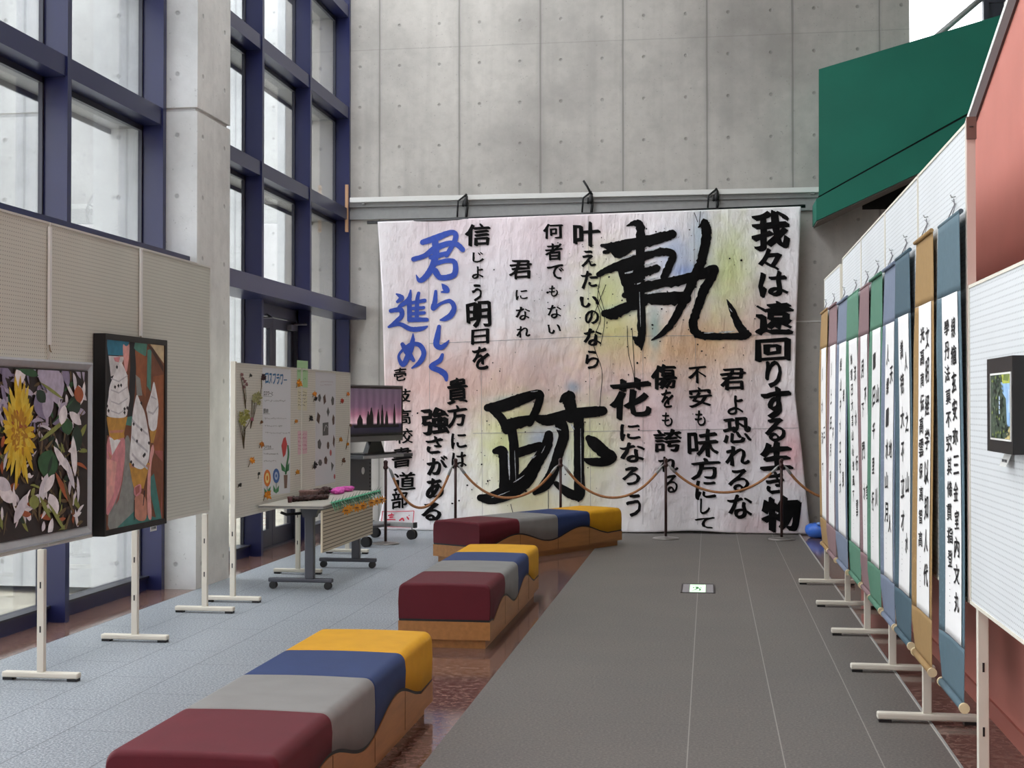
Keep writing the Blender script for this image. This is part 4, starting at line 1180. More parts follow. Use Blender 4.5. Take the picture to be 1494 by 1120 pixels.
FAB = {n: (mat('plain_' + n, h, 0.7, var=0.05, scale=30, bump=0.2, bscale=400), fabric('brocade_' + n, h)) for n, h in (('tan', '98794c'), ('mauve', '84696c'), ('lavender', '717c90'), ('green', '517f69'), ('teal', '435a66'), ('slate', '4f6671'))}
M_PAPER = mat('scroll_paper', 'ecebea', 0.7, var=0.03, scale=6)
M_INK2 = mat('scroll_ink', '1b1a1d', 0.6)
M_ROD = mat('roller_wood', 'd9c7a0', 0.5)
M_WIRE = mat('cord_grey', '77767a', 0.5)
SCROLLS = [  # left u, right u, top v(left), top v(right), fabric, label, columns of writing
    (1371, 1402, 332, 311, 'slate', 'slate blue hanging scroll nearest the front, right beside the short pegboard', ('學丹法莫不究其條貫指登', '線繪玄安珎三金室內文丸')),
    (1335, 1359, 355, 339, 'tan', 'tan hanging scroll with bold black writing between two blue scrolls, second nearest', ('光高南伝高雲保高智高', '文明経学以知人代')),
    (1307.5, 1327.5, 381, 365, 'teal', 'dark teal hanging scroll just left of the front tan scroll', ('識徳大不立才', '人之山水')),
    (1288.7, 1305, 396, 385, 'lavender', 'lavender blue hanging scroll between the dark teal and the narrow green scroll', ('人纓一水山月', '天地人')),
    (1269.5, 1285, 409, 401, 'green', 'narrow green hanging scroll, fifth from the front', ('一日千里行', '山川')),
    (1255.7, 1268.7, 421, 417, 'mauve', 'mauve hanging scroll between the two green scrolls', ('月下門水', '不言')),
    (1237.5, 1253.7, 432.5, 427, 'green', 'wider green hanging scroll, seventh from the front', ('観望日大言山心徳風下', '流水行雲')),
    (1222, 1236, 441, 437, 'lavender', 'lavender blue hanging scroll left of the wider green scroll', ('経山中水立行大', '春風')),
    (1208.7, 1219.5, 449, 445, 'mauve', 'mauve hanging scroll second from the back', ('川上日月明', '不')),
    (1198, 1207, 455, 454, 'tan', 'tan hanging scroll farthest back, in front of the blue pot', ('川水流下', '三')),
]
for idx, (ul, ur, vl, vr, fb, lab, cols) in enumerate(SCROLLS):
    X = 0.957 if idx < 7 else (0.945, 0.935, 0.926)[idx - 7]
    pl_, pr_ = at_x(ul, vl, X), at_x(ur, vr, X)
    yf, yn = pl_.y, pr_.y
    zt = (pl_.z + pr_.z) / 2; zb = 0.355
    w = yf - yn; yc = (yf + yn) / 2
    t = thing('hanging_scroll', lab, 'scroll', (X, yc, zb), 0, 'calligraphy scrolls along the right boards')
    plain, broc = FAB[fb]
    NZ, NY = 46, 22
    rs = random.Random(idx)
    ph = rs.uniform(0, 6)
    def sx(y, z, off=0.0):
        q = (y - yc) / w
        return X - off + 0.012 * math.sin((zt - z) * 2.2 + ph) * 0.6 + (-0.016 * max(0, q - 0.1) ** 2 / 0.16) * min(1, (zt - z) * 2.0) * (1 if z > zb + 0.15 else max(0, (z - zb) / 0.15))
    def sheet(y0, y1, z0, z1, off, nz=NZ, ny=NY):
        bm = bmesh.new(); g = []
        for j in range(nz + 1):
            z = z1 + (z0 - z1) * j / nz
            g.append([bm.verts.new((sx(y1 + (y0 - y1) * i / ny, z, off), y1 + (y0 - y1) * i / ny, z)) for i in range(ny + 1)])
        for A, B in zip(g, g[1:]):
            for i in range(ny):
                f = bm.faces.new((A[i], B[i], B[i + 1], A[i + 1])); f.smooth = True
        face_front(bm, (-1, 0, 0))
        return bm
    zp1, zp0 = zt - 0.3, zb + 0.215
    yp0, yp1 = yn + 0.1 * w, yf - 0.21 * w
    def solid(o):
        m = o.modifiers.new('thickness', 'SOLIDIFY'); m.thickness = 0.0016; m.offset = -1
        return o
    solid(obj('fabric_top', sheet(yn, yf, zp1 + 0.002, zt, 0, 10), plain, t))
    solid(obj('fabric_border', sheet(yn, yf, zp0 - 0.004, zp1, 0), broc, t))
    solid(obj('fabric_bottom', sheet(yn, yf, zb, zp0 - 0.006, 0, 10), plain, t))
    pp = solid(obj('paper_panel', sheet(yp0, yp1, zp0, zp1 + 0.001, 0.004), M_PAPER, t))
    # writing, top to bottom, read from the board's right column to the left one
    fn = lambda x, y: (sx(y0_ - x, -y, 0.0068), y0_ - x, -y)
    y0_ = 0.0
    bm = bmesh.new()
    H = zp1 - zp0 - 0.12
    pw = yp1 - yp0
    for ci, (txt, frac) in enumerate(zip(cols, (0.29, 0.74))):
        n = len(txt); step = H * (0.82 if ci == 0 else 0.95) / n
        for k, ch in enumerate(txt):
            if ch == '　': continue
            add_glyph(bm, ch, -(yp1 - pw * frac) + rs.uniform(-0.008, 0.008), -(zp1 - 0.08 - step * (k + 0.5)), min(pw * 0.36, 0.115) * rs.uniform(0.75, 1.05), min(step * 0.8, 0.115) * rs.uniform(0.8, 1.05), fn, slant=0.14, nib=0.05, copies=3, wob=0.07)
    for k in range(6):        # small signature strokes
        yy = zp1 - 0.08 - H * 0.84 - k * H * 0.022
        add_brush(bm, [(-(yp1 - pw * 0.29) - 0.008, -yy, 0.003), (-(yp1 - pw * 0.29) + 0.008, -yy + rs.uniform(-0.006, 0.008), 0.003)], fn, 0.2)
    fine(bm, 0.05, 2)
    face_front(bm, (-1, 0, 0))
    obj('lettering', bm, M_INK2, t)
    bm = bmesh.new(); add_tube(bm, [(X, yn - 0.002, zt + 0.005), (X, yf + 0.002, zt + 0.005)], 0.0095, 10)
    obj('top_rod', bm, plain, t)
    xb = sx(yc, zb)
    ro = obj('roller', tube([(xb, yn + 0.0, zb - 0.012), (xb, yf, zb - 0.012)], 0.0165, 14), plain, t)
    for s, ye in ((-1, yn), (1, yf)):
        obj('roller_knob', tube([(xb, ye, zb - 0.012), (xb, ye + s * 0.016, zb - 0.012)], 0.02, 14), M_ROD, ro)
    zh = zt + 0.085
    bm = bmesh.new()
    xh = X + 0.012
    for s in (-1, 1): add_tube(bm, [(X, yc + s * w * 0.1, zt + 0.012), (X + 0.02, yc + s * 0.012, zt + 0.065), (xh, yc - s * 0.02, zh)], 0.0022, 6)
    obj('cord', bm, M_WIRE, t)
    bm = bmesh.new(); add_tube(bm, [(X + 0.022, yc, zh + 0.012), (xh - 0.004, yc, zh + 0.008), (xh - 0.01, yc, zh + 0.02)], 0.003, 6)
    obj('hook', bm, M_STEEL, t)

# ------------------------------------------------------------------ rope barrier
M_POLE = mat('dark_bronze', '3a2220', 0.35, metal=0.3)
M_ROPE = mat('tan_rope', 'a8744a', 0.75, var=0.25, scale=90, bump=0.6, bscale=120)
POSTS = [(-3.453, 14.21), (-2.80, 14.80), (-1.648, 15.02), (-0.485, 15.21), (0.79, 15.30), (1.98, 15.45)]
PLAB = ['rope barrier post at the far left, in front of the television cart', 'rope barrier post behind the red end of the angled bench', 'rope barrier post behind the yellow end of the angled bench', 'rope barrier post left of the floor exit light, clear of the bench', 'rope barrier post at the right before the blue pot', 'rope barrier post hidden behind the farthest tan scroll']
for (x, y), lab in zip(POSTS, PLAB):
    t = thing('barrier_post', lab, 'post', (x, y, 0), 0, 'rope barrier posts')
    obj('base', lathe([(0.145, 0), (0.15, 0.006), (0.14, 0.014), (0.06, 0.024), (0.02, 0.03)], (x, y, 0), 28), mat('base_metal', '5a4642' if x > -3.2 else '8f8a86', 0.3, metal=0.5), t)
    obj('pole', tube([(x, y, 0.028), (x, y, 0.84)], 0.0155, 14), M_POLE, t)
    obj('ring_cap', lathe([(0.018, 0.80), (0.028, 0.815), (0.028, 0.83), (0.02, 0.84), (0.022, 0.87), (0.026, 0.885), (0.012, 0.9), (0.004, 0.902)], (x, y, 0), 16), M_POLE, t)
RLAB = ['tan rope hanging between the two left posts before the calligraphy', 'tan rope hanging across the lower large character, left of its post', 'tan rope hanging above the yellow end of the angled bench', 'tan rope hanging in the right half of the banner', 'tan rope end that runs behind the scrolls at the right']
for (a, b), lab, sag in zip(zip(POSTS, POSTS[1:]), RLAB, (0.42, 0.33, 0.33, 0.27, 0.34)):
    t = thing('barrier_rope', lab, 'rope', (a[0], a[1], 0.82), 0, 'barrier ropes')
    dx, dy = b[0] - a[0], b[1] - a[1]; l = math.hypot(dx, dy); ux, uy = dx / l, dy / l
    p = []
    for k in range(25):
        s = k / 24; q = 2 * s - 1
        p.append((a[0] + ux * (0.06 + (l - 0.12) * s), a[1] + uy * (0.06 + (l - 0.12) * s), 0.79 - sag * (1 - (math.cosh(1.4 * q) - 1) / (math.cosh(1.4) - 1))))
    obj('rope', tube(p, 0.0145, 8), M_ROPE, t)
    for s, (ex, q, q2) in ((1, (a, p[0], p[1])), (-1, (b, p[-1], p[-2]))):
        obj('end_hook', tube([(ex[0] + s * ux * 0.026, ex[1] + s * uy * 0.026, 0.825), (ex[0] + s * ux * 0.045, ex[1] + s * uy * 0.045, 0.81), q, q2], [0.006, 0.008, 0.016, 0.017], 8), M_STEEL, t)

# blue round pot at the back wall
x, y = 1.222, 15.59
t = thing('blue_pot', 'round squat bright blue plastic pot by the back wall beside the scrolls', 'pot', (x, y, 0))
bl = mat('blue_plastic', '3f74d8', 0.3, var=0.03)
obj('body', lathe([(0.07, 0), (0.115, 0.012), (0.15, 0.05), (0.16, 0.09), (0.15, 0.13), (0.115, 0.155), (0.1, 0.16), (0.085, 0.16), (0.08, 0.15)], (x, y, 0), 32), bl, t)
obj('cap', lathe([(0.026, 0.0), (0.026, 0.028), (0.02, 0.034), (0.005, 0.035)], (x - 0.01, y - 0.115, 0.148), 16), mat('blue_cap', '86a9ee', 0.3), t)

# floor exit light
a, b = at_z(994.5, 864.5, 0), at_z(1041, 852.5, 0)
ga, gb = at_z(1006, 864.2, 0), at_z(1029.5, 853.2, 0)
t = thing('floor_exit_light', 'flat green exit light set into the grey aisle floor', 'exit light', ((a.x + b.x) / 2, (a.y + b.y) / 2, 0))
bm = bmesh.new()
add_box(bm, a.x - 0.01, a.x + 0.004, a.y, b.y, 0, 0.005); add_box(bm, b.x - 0.004, b.x + 0.012, a.y, b.y, 0, 0.005); add_box(bm, a.x, b.x, b.y - 0.012, b.y, 0, 0.005); add_box(bm, a.x, b.x, a.y, a.y + 0.008, 0, 0.005)
obj('frame', bm, mat('frame_dark', '2a2626', 0.4), t)
obj('cover_plate', box(a.x + 0.004, b.x - 0.004, a.y + 0.008, b.y - 0.012, 0.0, 0.003), mat('plate_grey', '8f8d90', 0.35), t)
obj('lit_panel', box(ga.x, gb.x, ga.y + 0.02, gb.y - 0.02, 0.003, 0.0045), emit('exit_green', 'cdeecb', 0.55), t)
bm = bmesh.new()
gx, gy = (ga.x + gb.x) / 2, (ga.y + gb.y) / 2
gs = (gb.y - ga.y) * 0.4
for st in ([(-0.1, 0.7, 0.28), (-0.1, 0.72, 0.28)], [(-0.12, 0.45, 0.25), (-0.02, 0.0, 0.25)], [(0.0, 0.0, 0.18), (0.25, -0.25, 0.16), (0.2, -0.7, 0.14)], [(0.0, 0.0, 0.18), (-0.2, -0.4, 0.16), (-0.5, -0.6, 0.12)], [(-0.1, 0.4, 0.14), (0.25, 0.3, 0.12), (0.4, 0.05, 0.1)], [(-0.12, 0.4, 0.14), (-0.4, 0.3, 0.12), (-0.45, 0.0, 0.1)]):
    add_brush(bm, [(gx + x * gs * 0.42, gy + y * gs, w * gs * 0.5) for x, y, w in st], lambda x, y: (x, y, 0.0052), 0.02)
for yy in (-0.85, 0.85):
    add_flat(bm, [(gx - 0.05, gy + yy * gs - 0.008), (gx + 0.05, gy + yy * gs - 0.008), (gx + 0.05, gy + yy * gs + 0.008), (gx - 0.05, gy + yy * gs + 0.008)], lambda x, y: (x, y, 0.0052))
face_front(bm, (0, 0, 1))
obj('running_figure', bm, mat('exit_dark_green', '2f7a48', 0.5), t)

before_table = set(SC.objects)
# ------------------------------------------------------------------ folding table
M_TOP = mat('table_laminate', 'bdb9ae', 0.35)
M_LEG = mat('table_dark_grey', '4b4c53', 0.4, metal=0.2)
t = thing('folding_table', 'grey folding table on castors with slatted modesty panel in front of the flower posters', 'table', (-3.32, 11.7, 0))
TX0, TX1, TY0, TY1 = -3.595, -3.06, 10.72, 12.6
obj('tabletop', box(TX0, TX1, TY0, TY1, 0.672, 0.7, 0.006), M_TOP, t)
obj('edge_trim', box(TX0 + 0.002, TX1 + 0.003, TY0 - 0.003, TY1 + 0.003, 0.68, 0.694), mat('trim_grey', '7d7c78', 0.5), t)
for y in (11.0, 12.45):
    lg = obj('leg', box(-3.29, -3.215, y - 0.03, y + 0.03, 0.085, 0.6, 0.006), M_LEG, t)
    obj('head_bracket', prism([(-3.33, y - 0.035, 0.671), (-3.17, y - 0.035, 0.671), (-3.2, y - 0.035, 0.585), (-3.305, y - 0.035, 0.585)], (0, 0.07, 0)), M_LEG, lg)
    ft = obj('foot', box(-3.6, -3.06, y - 0.025, y + 0.025, 0.055, 0.09, 0.01), M_LEG, t)
    for x in (-3.56, -3.1):
        c = obj('castor', tube([(x, y - 0.022, 0.03), (x, y - 0.006, 0.03)], 0.03, 16), M_BLACK, ft)
        obj('wheel', tube([(x, y + 0.006, 0.03), (x, y + 0.022, 0.03)], 0.03, 16), M_BLACK, c)
        obj('fork', box(x - 0.012, x + 0.012, y - 0.006, y + 0.006, 0.025, 0.056), M_STEEL, c)
obj('crossbar', box(-3.27, -3.235, 11.03, 12.42, 0.6, 0.64), M_LEG, t)
bm = bmesh.new(); add_tube(bm, [(-3.5, 11.0, 0.62), (-3.46, 11.03, 0.6), (-3.3, 11.06, 0.615)], 0.012, 8)
obj('folding_lever', bm, M_BLACK, t)
pn = obj('modesty_panel', box(-3.085, -3.068, 10.73, 12.34, 0.325, 0.66, 0.003), mat('panel_cream', 'c9bfa6', 0.5), t)
bm = bmesh.new()
for k in range(11): add_box(bm, -3.0683, -3.0672, 10.745, 12.33, 0.345 + k * 0.029, 0.351 + k * 0.029)
obj('slat_groove', bm, mat('groove_brown', '5e574a', 0.7), pn)

# garland of paper sunflowers along the table edge
t = thing('paper_garland', 'green paper fringe with hanging orange paper flowers along the table edge', 'garland', (-3.07, 11.7, 0.7))
rs = random.Random(5)
bm = bmesh.new()
n = 46
for k in range(n):
    y = 10.95 + (12.55 - 10.95) * k / (n - 1)
    z = 0.704; h = rs.uniform(0.05, 0.085); x = TX1 + 0.006
    add_prism(bm, [(x - 0.02, y - 0.014, z + 0.004), (x - 0.02, y + 0.016, z + 0.004), (x + 0.008, y + 0.016, z), (x + 0.008, y - 0.014, z)], (0, 0, 0.0015))
    add_prism(bm, [(x, y - 0.014, z), (x, y + 0.012, z), (x + rs.uniform(0.005, 0.03), y + rs.uniform(-0.02, 0.02), z - h)], (0.0015, 0, 0), k % 2)
    if k % 3 == 0: add_prism(bm, [(x - 0.01, y - 0.01, z + 0.002), (x - 0.01, y + 0.012, z + 0.002), (x + 0.012, y, z + rs.uniform(0.03, 0.05))], (0.0015, 0, 0), 1)
bmesh.ops.recalc_face_normals(bm, faces=bm.faces[:])
obj('ribbon', bm, [mat('garland_green', '4fae86', 0.6, var=0.2), mat('garland_dark_green', '2c6b48', 0.6, var=0.2)], t)
for k, y in enumerate((11.2, 11.3, 11.55, 11.78, 12.08, 12.24, 12.42)):
    bm = bmesh.new()
    x = TX1 + 0.012 + rs.uniform(0, 0.015); z = 0.615 + rs.uniform(-0.012, 0.02)
    for q in range(9):
        a = 2 * PI * q / 9
        add_prism(bm, [(x + 0.03, y, z), (x + 0.034 + 0.024 * math.cos(a - 0.3), y + 0.018 * math.cos(a - 0.3), z + 0.024 * math.sin(a - 0.3)), (x + 0.034 + 0.036 * math.cos(a), y + 0.032 * math.cos(a), z + 0.042 * math.sin(a)), (x + 0.034 + 0.024 * math.cos(a + 0.3), y + 0.018 * math.cos(a + 0.3), z + 0.024 * math.sin(a + 0.3))], (0.0015, -0.0015, 0))
    bmesh.ops.recalc_face_normals(bm, faces=bm.faces[:])
    fl = obj('paper_flower', bm, mat('paper_orange', 'd08a1c', 0.6, var=0.15), t)
    obj('flower_eye', lathe([(0.018, 0), (0.012, 0.006), (0.003, 0.008)], (x + 0.034, y - 0.006, z), 10), mat('flower_brown', '5a3214', 0.7), fl)
    obj('string', tube([(x + 0.03, y, z + 0.03), (TX1 + 0.008, y, 0.7)], 0.0012, 5), M_WHITE, fl)


def lump(bm, c, rx, ry, rz, seed, amp=0.35, sub=3, mi=0):
    b2 = bmesh.new(); bmesh.ops.create_icosphere(b2, subdivisions=sub, radius=1)
    vm = {}
    for v in b2.verts:
        d = 1 + amp * noise.noise(v.co * 2.3 + Vector((seed, 0, 0))) + amp * 0.5 * noise.noise(v.co * 6 + Vector((0, seed, 0)))
        p = Vector((c[0] + v.co.x * rx * d, c[1] + v.co.y * ry * d, max(c[2] + v.co.z * rz * d, c[2] - rz)))
        vm[v] = bm.verts.new(p)
    for f in b2.faces:
        q = bm.faces.new([vm[v] for v in f.verts]); q.material_index = mi; q.smooth = True
    b2.free()


M_DRY = mat('dried_brown', '3a2320', 0.8, var=0.6, scale=35, bump=0.6, bscale=60)
bm = bmesh.new()
for k in range(7): lump(bm, (-3.42 + k * 0.028, 11.12 + k * 0.05, 0.722), 0.032, 0.06, 0.022, k * 3.1, 0.6)
tag(obj('dried_bundle', bm, M_DRY), 'dark brown crumpled bundle of dried flowers lying at the near end of the table', 'dried flowers')
bm = bmesh.new()
for k in range(8): lump(bm, (-3.47 + rs.uniform(-0.02, 0.04), 11.75 + k * 0.055, 0.728), 0.05, 0.05, 0.028, k * 2.3 + 40, 0.6)
tag(obj('dried_bundle', bm, M_DRY), 'second heap of brown dried flowers behind the small box on the table', 'dried flowers')
t = thing('small_box', 'small brown patterned box between the dried flowers on the table', 'box', (-3.44, 11.55, 0.7))
obj('body', box(-3.5, -3.37, 11.5, 11.62, 0.7, 0.752, 0.003), mat('box_brown', '5d4440', 0.7, var=0.3, scale=60), t)
obj('lid', box(-3.504, -3.366, 11.496, 11.624, 0.752, 0.768, 0.003), mat('lid_brown', '7b5f5a', 0.7, var=0.3, scale=60), t)
bm = bmesh.new()
for k in range(7): lump(bm, (-3.36 + rs.uniform(-0.03, 0.03), 12.06 + k * 0.07, 0.724), 0.05, 0.06, 0.024, k * 1.7 + 80, 0.5)
tag(obj('pink_tissue', bm, mat('pink_tissue', 'd858b4', 0.6, var=0.3, scale=25)), 'crumpled bright pink tissue paper at the far end of the table', 'tissue paper')
for o in SC.objects:
    if o not in before_table and o.parent is None: o.location += Vector((0.035, -0.35, 0))
p = at_z(423, 733, 0.7)
t = thing('small_cup', 'tiny dark red cup on the near left corner of the table', 'cup', tuple(p))
obj('body', lathe([(0.016, 0), (0.022, 0.045), (0.019, 0.045), (0.015, 0.006)], tuple(p), 16), mat('cup_red', '4a1f24', 0.4), t)
obj('rim', lathe([(0.021, 0.0455), (0.023, 0.047), (0.021, 0.049), (0.017, 0.047)], tuple(p), 16), mat('cup_rim', '6d3a38', 0.4), t)

# ------------------------------------------------------------------ posters and dried flowers on the low boards
XF = XP + 0.0003
z4 = lambda x, y: (330 + x / 4.668, 500 + y / 4.667)


def paper(name, label, cat, zpts, colour, X=XF):
    t = thing(name, label, cat, tuple(at_x(*z4(*zpts[-1]), X)))
    P = [at_x(*z4(*q), X) for q in zpts]
    obj('sheet', prism(P, (0.0012, 0, 0)), mat('paper_' + colour, colour, 0.7), t)
    return t


def marks(t, name, m, items, X=XF + 0.0022, label=None):
    bm = bmesh.new(); fn = lambda x, y: at_x(*z4(x, y), X)
    for it in items:
        if it[0] == 'g': add_glyph(bm, it[1], it[2], it[3], it[4], it[5], fn, slant=0.05, nib=0.12, copies=2, wob=0.04)
        elif it[0] == 'b': add_brush(bm, it[1], fn, 0.06)
        elif it[0] == 'p': add_flat(bm, it[1], fn)
        elif it[0] == 'l':
            x, y, w = it[1:]
            while x < it[1] + w:
                add_brush(bm, [(x, y + R.uniform(-4, 4), 2.5), (x + R.uniform(3, 8), y + R.uniform(-6, 6), 2.5), (x + R.uniform(2, 9), y + R.uniform(-2, 8), 2.2)], fn, 0.1); x += R.uniform(9, 14)
    face_front(bm, (1, 0, 0))
    return obj(name, bm, m, t, label=label)


def oval(cx, cy, rx, ry, n=18, ph=0): return [(cx + rx * math.cos(2 * PI * k / n + ph), cy + ry * math.sin(2 * PI * k / n + ph)) for k in range(n)]


p1 = paper('flower_poster', 'tall white handmade poster with blue title and painted flowers on the low board', 'poster', [(247, 165), (440, 182), (434, 1020), (247, 1045)], 'd9dadd')
marks(p1, 'title_lettering', mat('title_blue', '2a6d9c', 0.6), [('g', c, 278 + k * 25, 240 + k * 2.5, 20, 70 if c != 'ー' else 8) for k, c in enumerate('ロスフラワー')])
gy = mat('pencil_grey', '4d4d4a', 0.7)
marks(p1, 'heading_lettering', gy, [('g', c, 262 + k * 13, 344, 10, 26 if c != 'ー' else 4) for k, c in enumerate('ロスワーと')] + [('b', [(252, 362, 2), (312, 366, 2)])] + [('g', c, 262 + k * 18, 463, 13, 30) for k, c in enumerate('目的')] + [('b', [(252, 482, 2), (298, 484, 2)])] + [('g', c, 262 + k * 13, 710, 10, 24) for k, c in enumerate('つくり方')] + [('b', [(252, 728, 2), (322, 722, 2)])])
marks(p1, 'body_lettering', mat('faint_grey', '8a8a88', 0.7), [('l', 262, 394, 140), ('l', 262, 514, 145), ('l', 264, 565, 110), ('l', 266, 612, 160), ('l', 256, 755, 95), ('l', 256, 803, 80)])
marks(p1, 'orange_bloom', mat('bloom_orange', 'd8761c', 0.6), [('p', oval(280, 920, 24, 58))]); marks(p1, 'yellow_bloom', mat('bloom_yellow', 'ecd98a', 0.6), [('p', oval(280, 920, 14, 36))], XF + 0.0026); marks(p1, 'orange_centre', mat('bloom_orange', 'd8761c', 0.6), [('p', oval(280, 920, 6, 18))], XF + 0.003)
marks(p1, 'blue_bloom', mat('bloom_blue', '2e5d9e', 0.6), [('p', oval(341, 905, 23, 50))]); marks(p1, 'pale_ring', mat('bloom_pale', 'a9bcd8', 0.6), [('p', oval(341, 905, 12, 28))], XF + 0.0026); marks(p1, 'blue_centre', mat('bloom_blue', '2e5d9e', 0.6), [('p', oval(341, 905, 5, 12))], XF + 0.003)
marks(p1, 'painted_leaves', mat('leaf_green', '2f7d4a', 0.6), [('p', [(258, 985), (276, 1010), (276, 1030), (262, 1028)]), ('p', [(284, 1030), (284, 1000), (304, 975), (300, 1015)]), ('b', [(280, 978, 4), (280, 1030, 4)]), ('p', [(320, 965), (338, 1000), (338, 1024), (322, 1010)]), ('p', [(343, 1022), (343, 995), (360, 968), (358, 1010)]), ('b', [(341, 955, 4), (341, 1024, 4)]),
    ('b', [(420, 700, 10), (424, 760, 12), (412, 840, 12), (406, 890, 12)]), ('p', [(372, 815), (400, 850), (402, 880), (378, 868)]), ('p', [(430, 815), (408, 850), (404, 882), (428, 868)])])
marks(p1, 'red_tulip', mat('tulip_red', 'c23c3c', 0.6), [('p', [(376, 700), (390, 650), (404, 640), (416, 690), (404, 760), (388, 780)])]); marks(p1, 'flower_pot', mat('pot_brown', '7d6455', 0.7), [('p', [(392, 900), (418, 898), (414, 988), (396, 990)])])
p2 = paper('leaf_poster', 'tall white poster covered with pressed grey and brown leaves on the low board', 'poster', [(608, 195), (746, 208), (742, 945), (606, 978)], 'd3d2d4')
marks(p2, 'title_lettering', mat('faint_pink', 'b9a9ab', 0.7), [('l', 642, 265, 80), ('l', 642, 285, 70)])
lv = []
for i, (x, y, w, h, k) in enumerate(((636, 375, 22, 60, 5), (670, 385, 22, 80, 4), (725, 395, 22, 70, 5), (628, 512, 28, 90, 4), (694, 470, 20, 70, 4), (730, 525, 18, 80, 5), (635, 690, 28, 75, 5), (694, 698, 18, 55, 7), (640, 815, 28, 48, 6), (678, 800, 24, 60, 5), (722, 840, 24, 80, 3), (733, 670, 16, 95, 4))):
    lv.append((i, ('p', oval(x, y, w / 2, h / 2, k, 0.4 * i))))
marks(p2, 'pressed_leaf', mat('leaf_grey', '5b5856', 0.8), [a for i, a in lv if i % 2 == 0] + [('p', [(657, 545), (696, 540), (696, 628), (657, 632)])])
marks(p2, 'pressed_leaf', mat('leaf_brown', '5a4438', 0.8), [a for i, a in lv if i % 2]); marks(p2, 'red_petal', mat('petal_red', 'b85a5a', 0.7), [('p', oval(712, 748, 7, 22, 8)), ('p', oval(738, 910, 6, 18, 8))]); marks(p2, 'leaf_veins', mat('vein_light', 'c4c2c2', 0.7), [('b', [(668, 600, 3), (678, 560, 3), (690, 575, 3)])] , XF + 0.0026)
n1 = paper('green_note', 'pale green paper note sticking up over the top edge of the low board', 'note', [(482, 118), (556, 124), (554, 305), (484, 298)], 'a9cf9a', XF)
marks(n1, 'handwriting', mat('note_green', '5f9a62', 0.7), [('l', 490, 175, 58), ('l', 490, 190, 40), ('l', 492, 245, 50)])
n2 = paper('cream_note', 'cream paper note with lines of writing below the green note', 'note', [(486, 308), (551, 316), (549, 462), (487, 455)], 'd6d0b4')
marks(n2, 'handwriting', gy, [('l', 492, 335 + k * 22, 50) for k in range(5)])
n3 = paper('pink_note', 'pink paper note with red writing in the middle of the low board', 'note', [(487, 600), (551, 600), (550, 752), (488, 762)], 'd9b6bd')
marks(n3, 'handwriting', mat('note_pink', 'b8607a', 0.7), [('l', 492, 622 + k * 25, 52) for k in range(5)])

FL = [  # zoom x, y, size, colour, label, stem end
    (158, 222, 9, '2e2b26', 'dark withered bud at the top left of the low board', None), (480, 275, 21, 'c07a1c', 'orange dried flower left of the green note', None), (590, 348, 15, 'b8721f', 'orange dried flower at the upper left edge of the leaf poster', None),
    (597, 380, 13, '2c2b2a', 'blackish dried flower just under the orange one by the leaf poster', None), (820, 347, 11, 'b86a24', 'small orange dried flower at the top right of the low board', None), (778, 395, 13, '9c3524', 'red dried flower right of the leaf poster', None),
    (467, 533, 11, 'b4762a', 'small orange dried flower below the cream note', None), (567, 512, 15, '1c1b1c', 'black dried flower left of the leaf poster, halfway up', None), (232, 540, 9, '6d4a2c', 'small brown dried flower left of the flower poster', None), (228, 690, 17, 'a8651f', 'orange brown dried flower at the left edge of the flower poster', None),
    (770, 658, 13, 'a9701e', 'ochre dried flower right of the leaf poster, halfway down', None), (160, 800, 18, 'c9801a', 'orange dried flower low on the left of the board', (150, 845)), (215, 890, 9, '23241f', 'narrow black dried leaf left of the painted orange bloom', (218, 925)), (82, 967, 12, '2f2924', 'dark dried bud at the bottom left of the low board', None),
    (474, 879, 14, 'b97c1e', 'orange dried flower right of the flower pot drawing', None), (590, 832, 18, '1a1a1c', 'black dried flower at the lower left of the leaf poster', None), (788, 800, 14, '5c3a26', 'brown dried flower at the lower right of the board', (788, 835)), (258, 1035, 26, 'b9761a', 'large orange dried flower at the bottom corner of the flower poster', None), (165, 520, 11, '9d5d6d', 'small pinkish dried flower among the dried stalks', (120, 600)),
]
M_STEM = mat('dried_stem', '5a5038', 0.8)


def bloom(bm, c, r, seed, mi=0):
    rs2 = random.Random(seed)
    lump(bm, (c.x + r * 0.5, c.y, c.z), r * 0.3, r * 0.5, r * 0.5, seed, 0.4, 2, mi)
    n = 8
    for k in range(n):
        a = 2 * PI * k / n + rs2.uniform(-0.2, 0.2); l = r * rs2.uniform(0.8, 1.25); o = Vector((r * rs2.uniform(0.55, 0.8), 0, 0))
        d = Vector((0.55 * math.cos(a), 0.8 * math.cos(a), math.sin(a))); s = Vector((-0.55 * math.sin(a), -0.8 * math.sin(a), math.cos(a)))
        add_prism(bm, [c + o * 0.3, c + d * l * 0.55 + s * r * 0.28 + o, c + d * l + o, c + d * l * 0.55 - s * r * 0.28 + o], (0.003, 0, 0), mi)


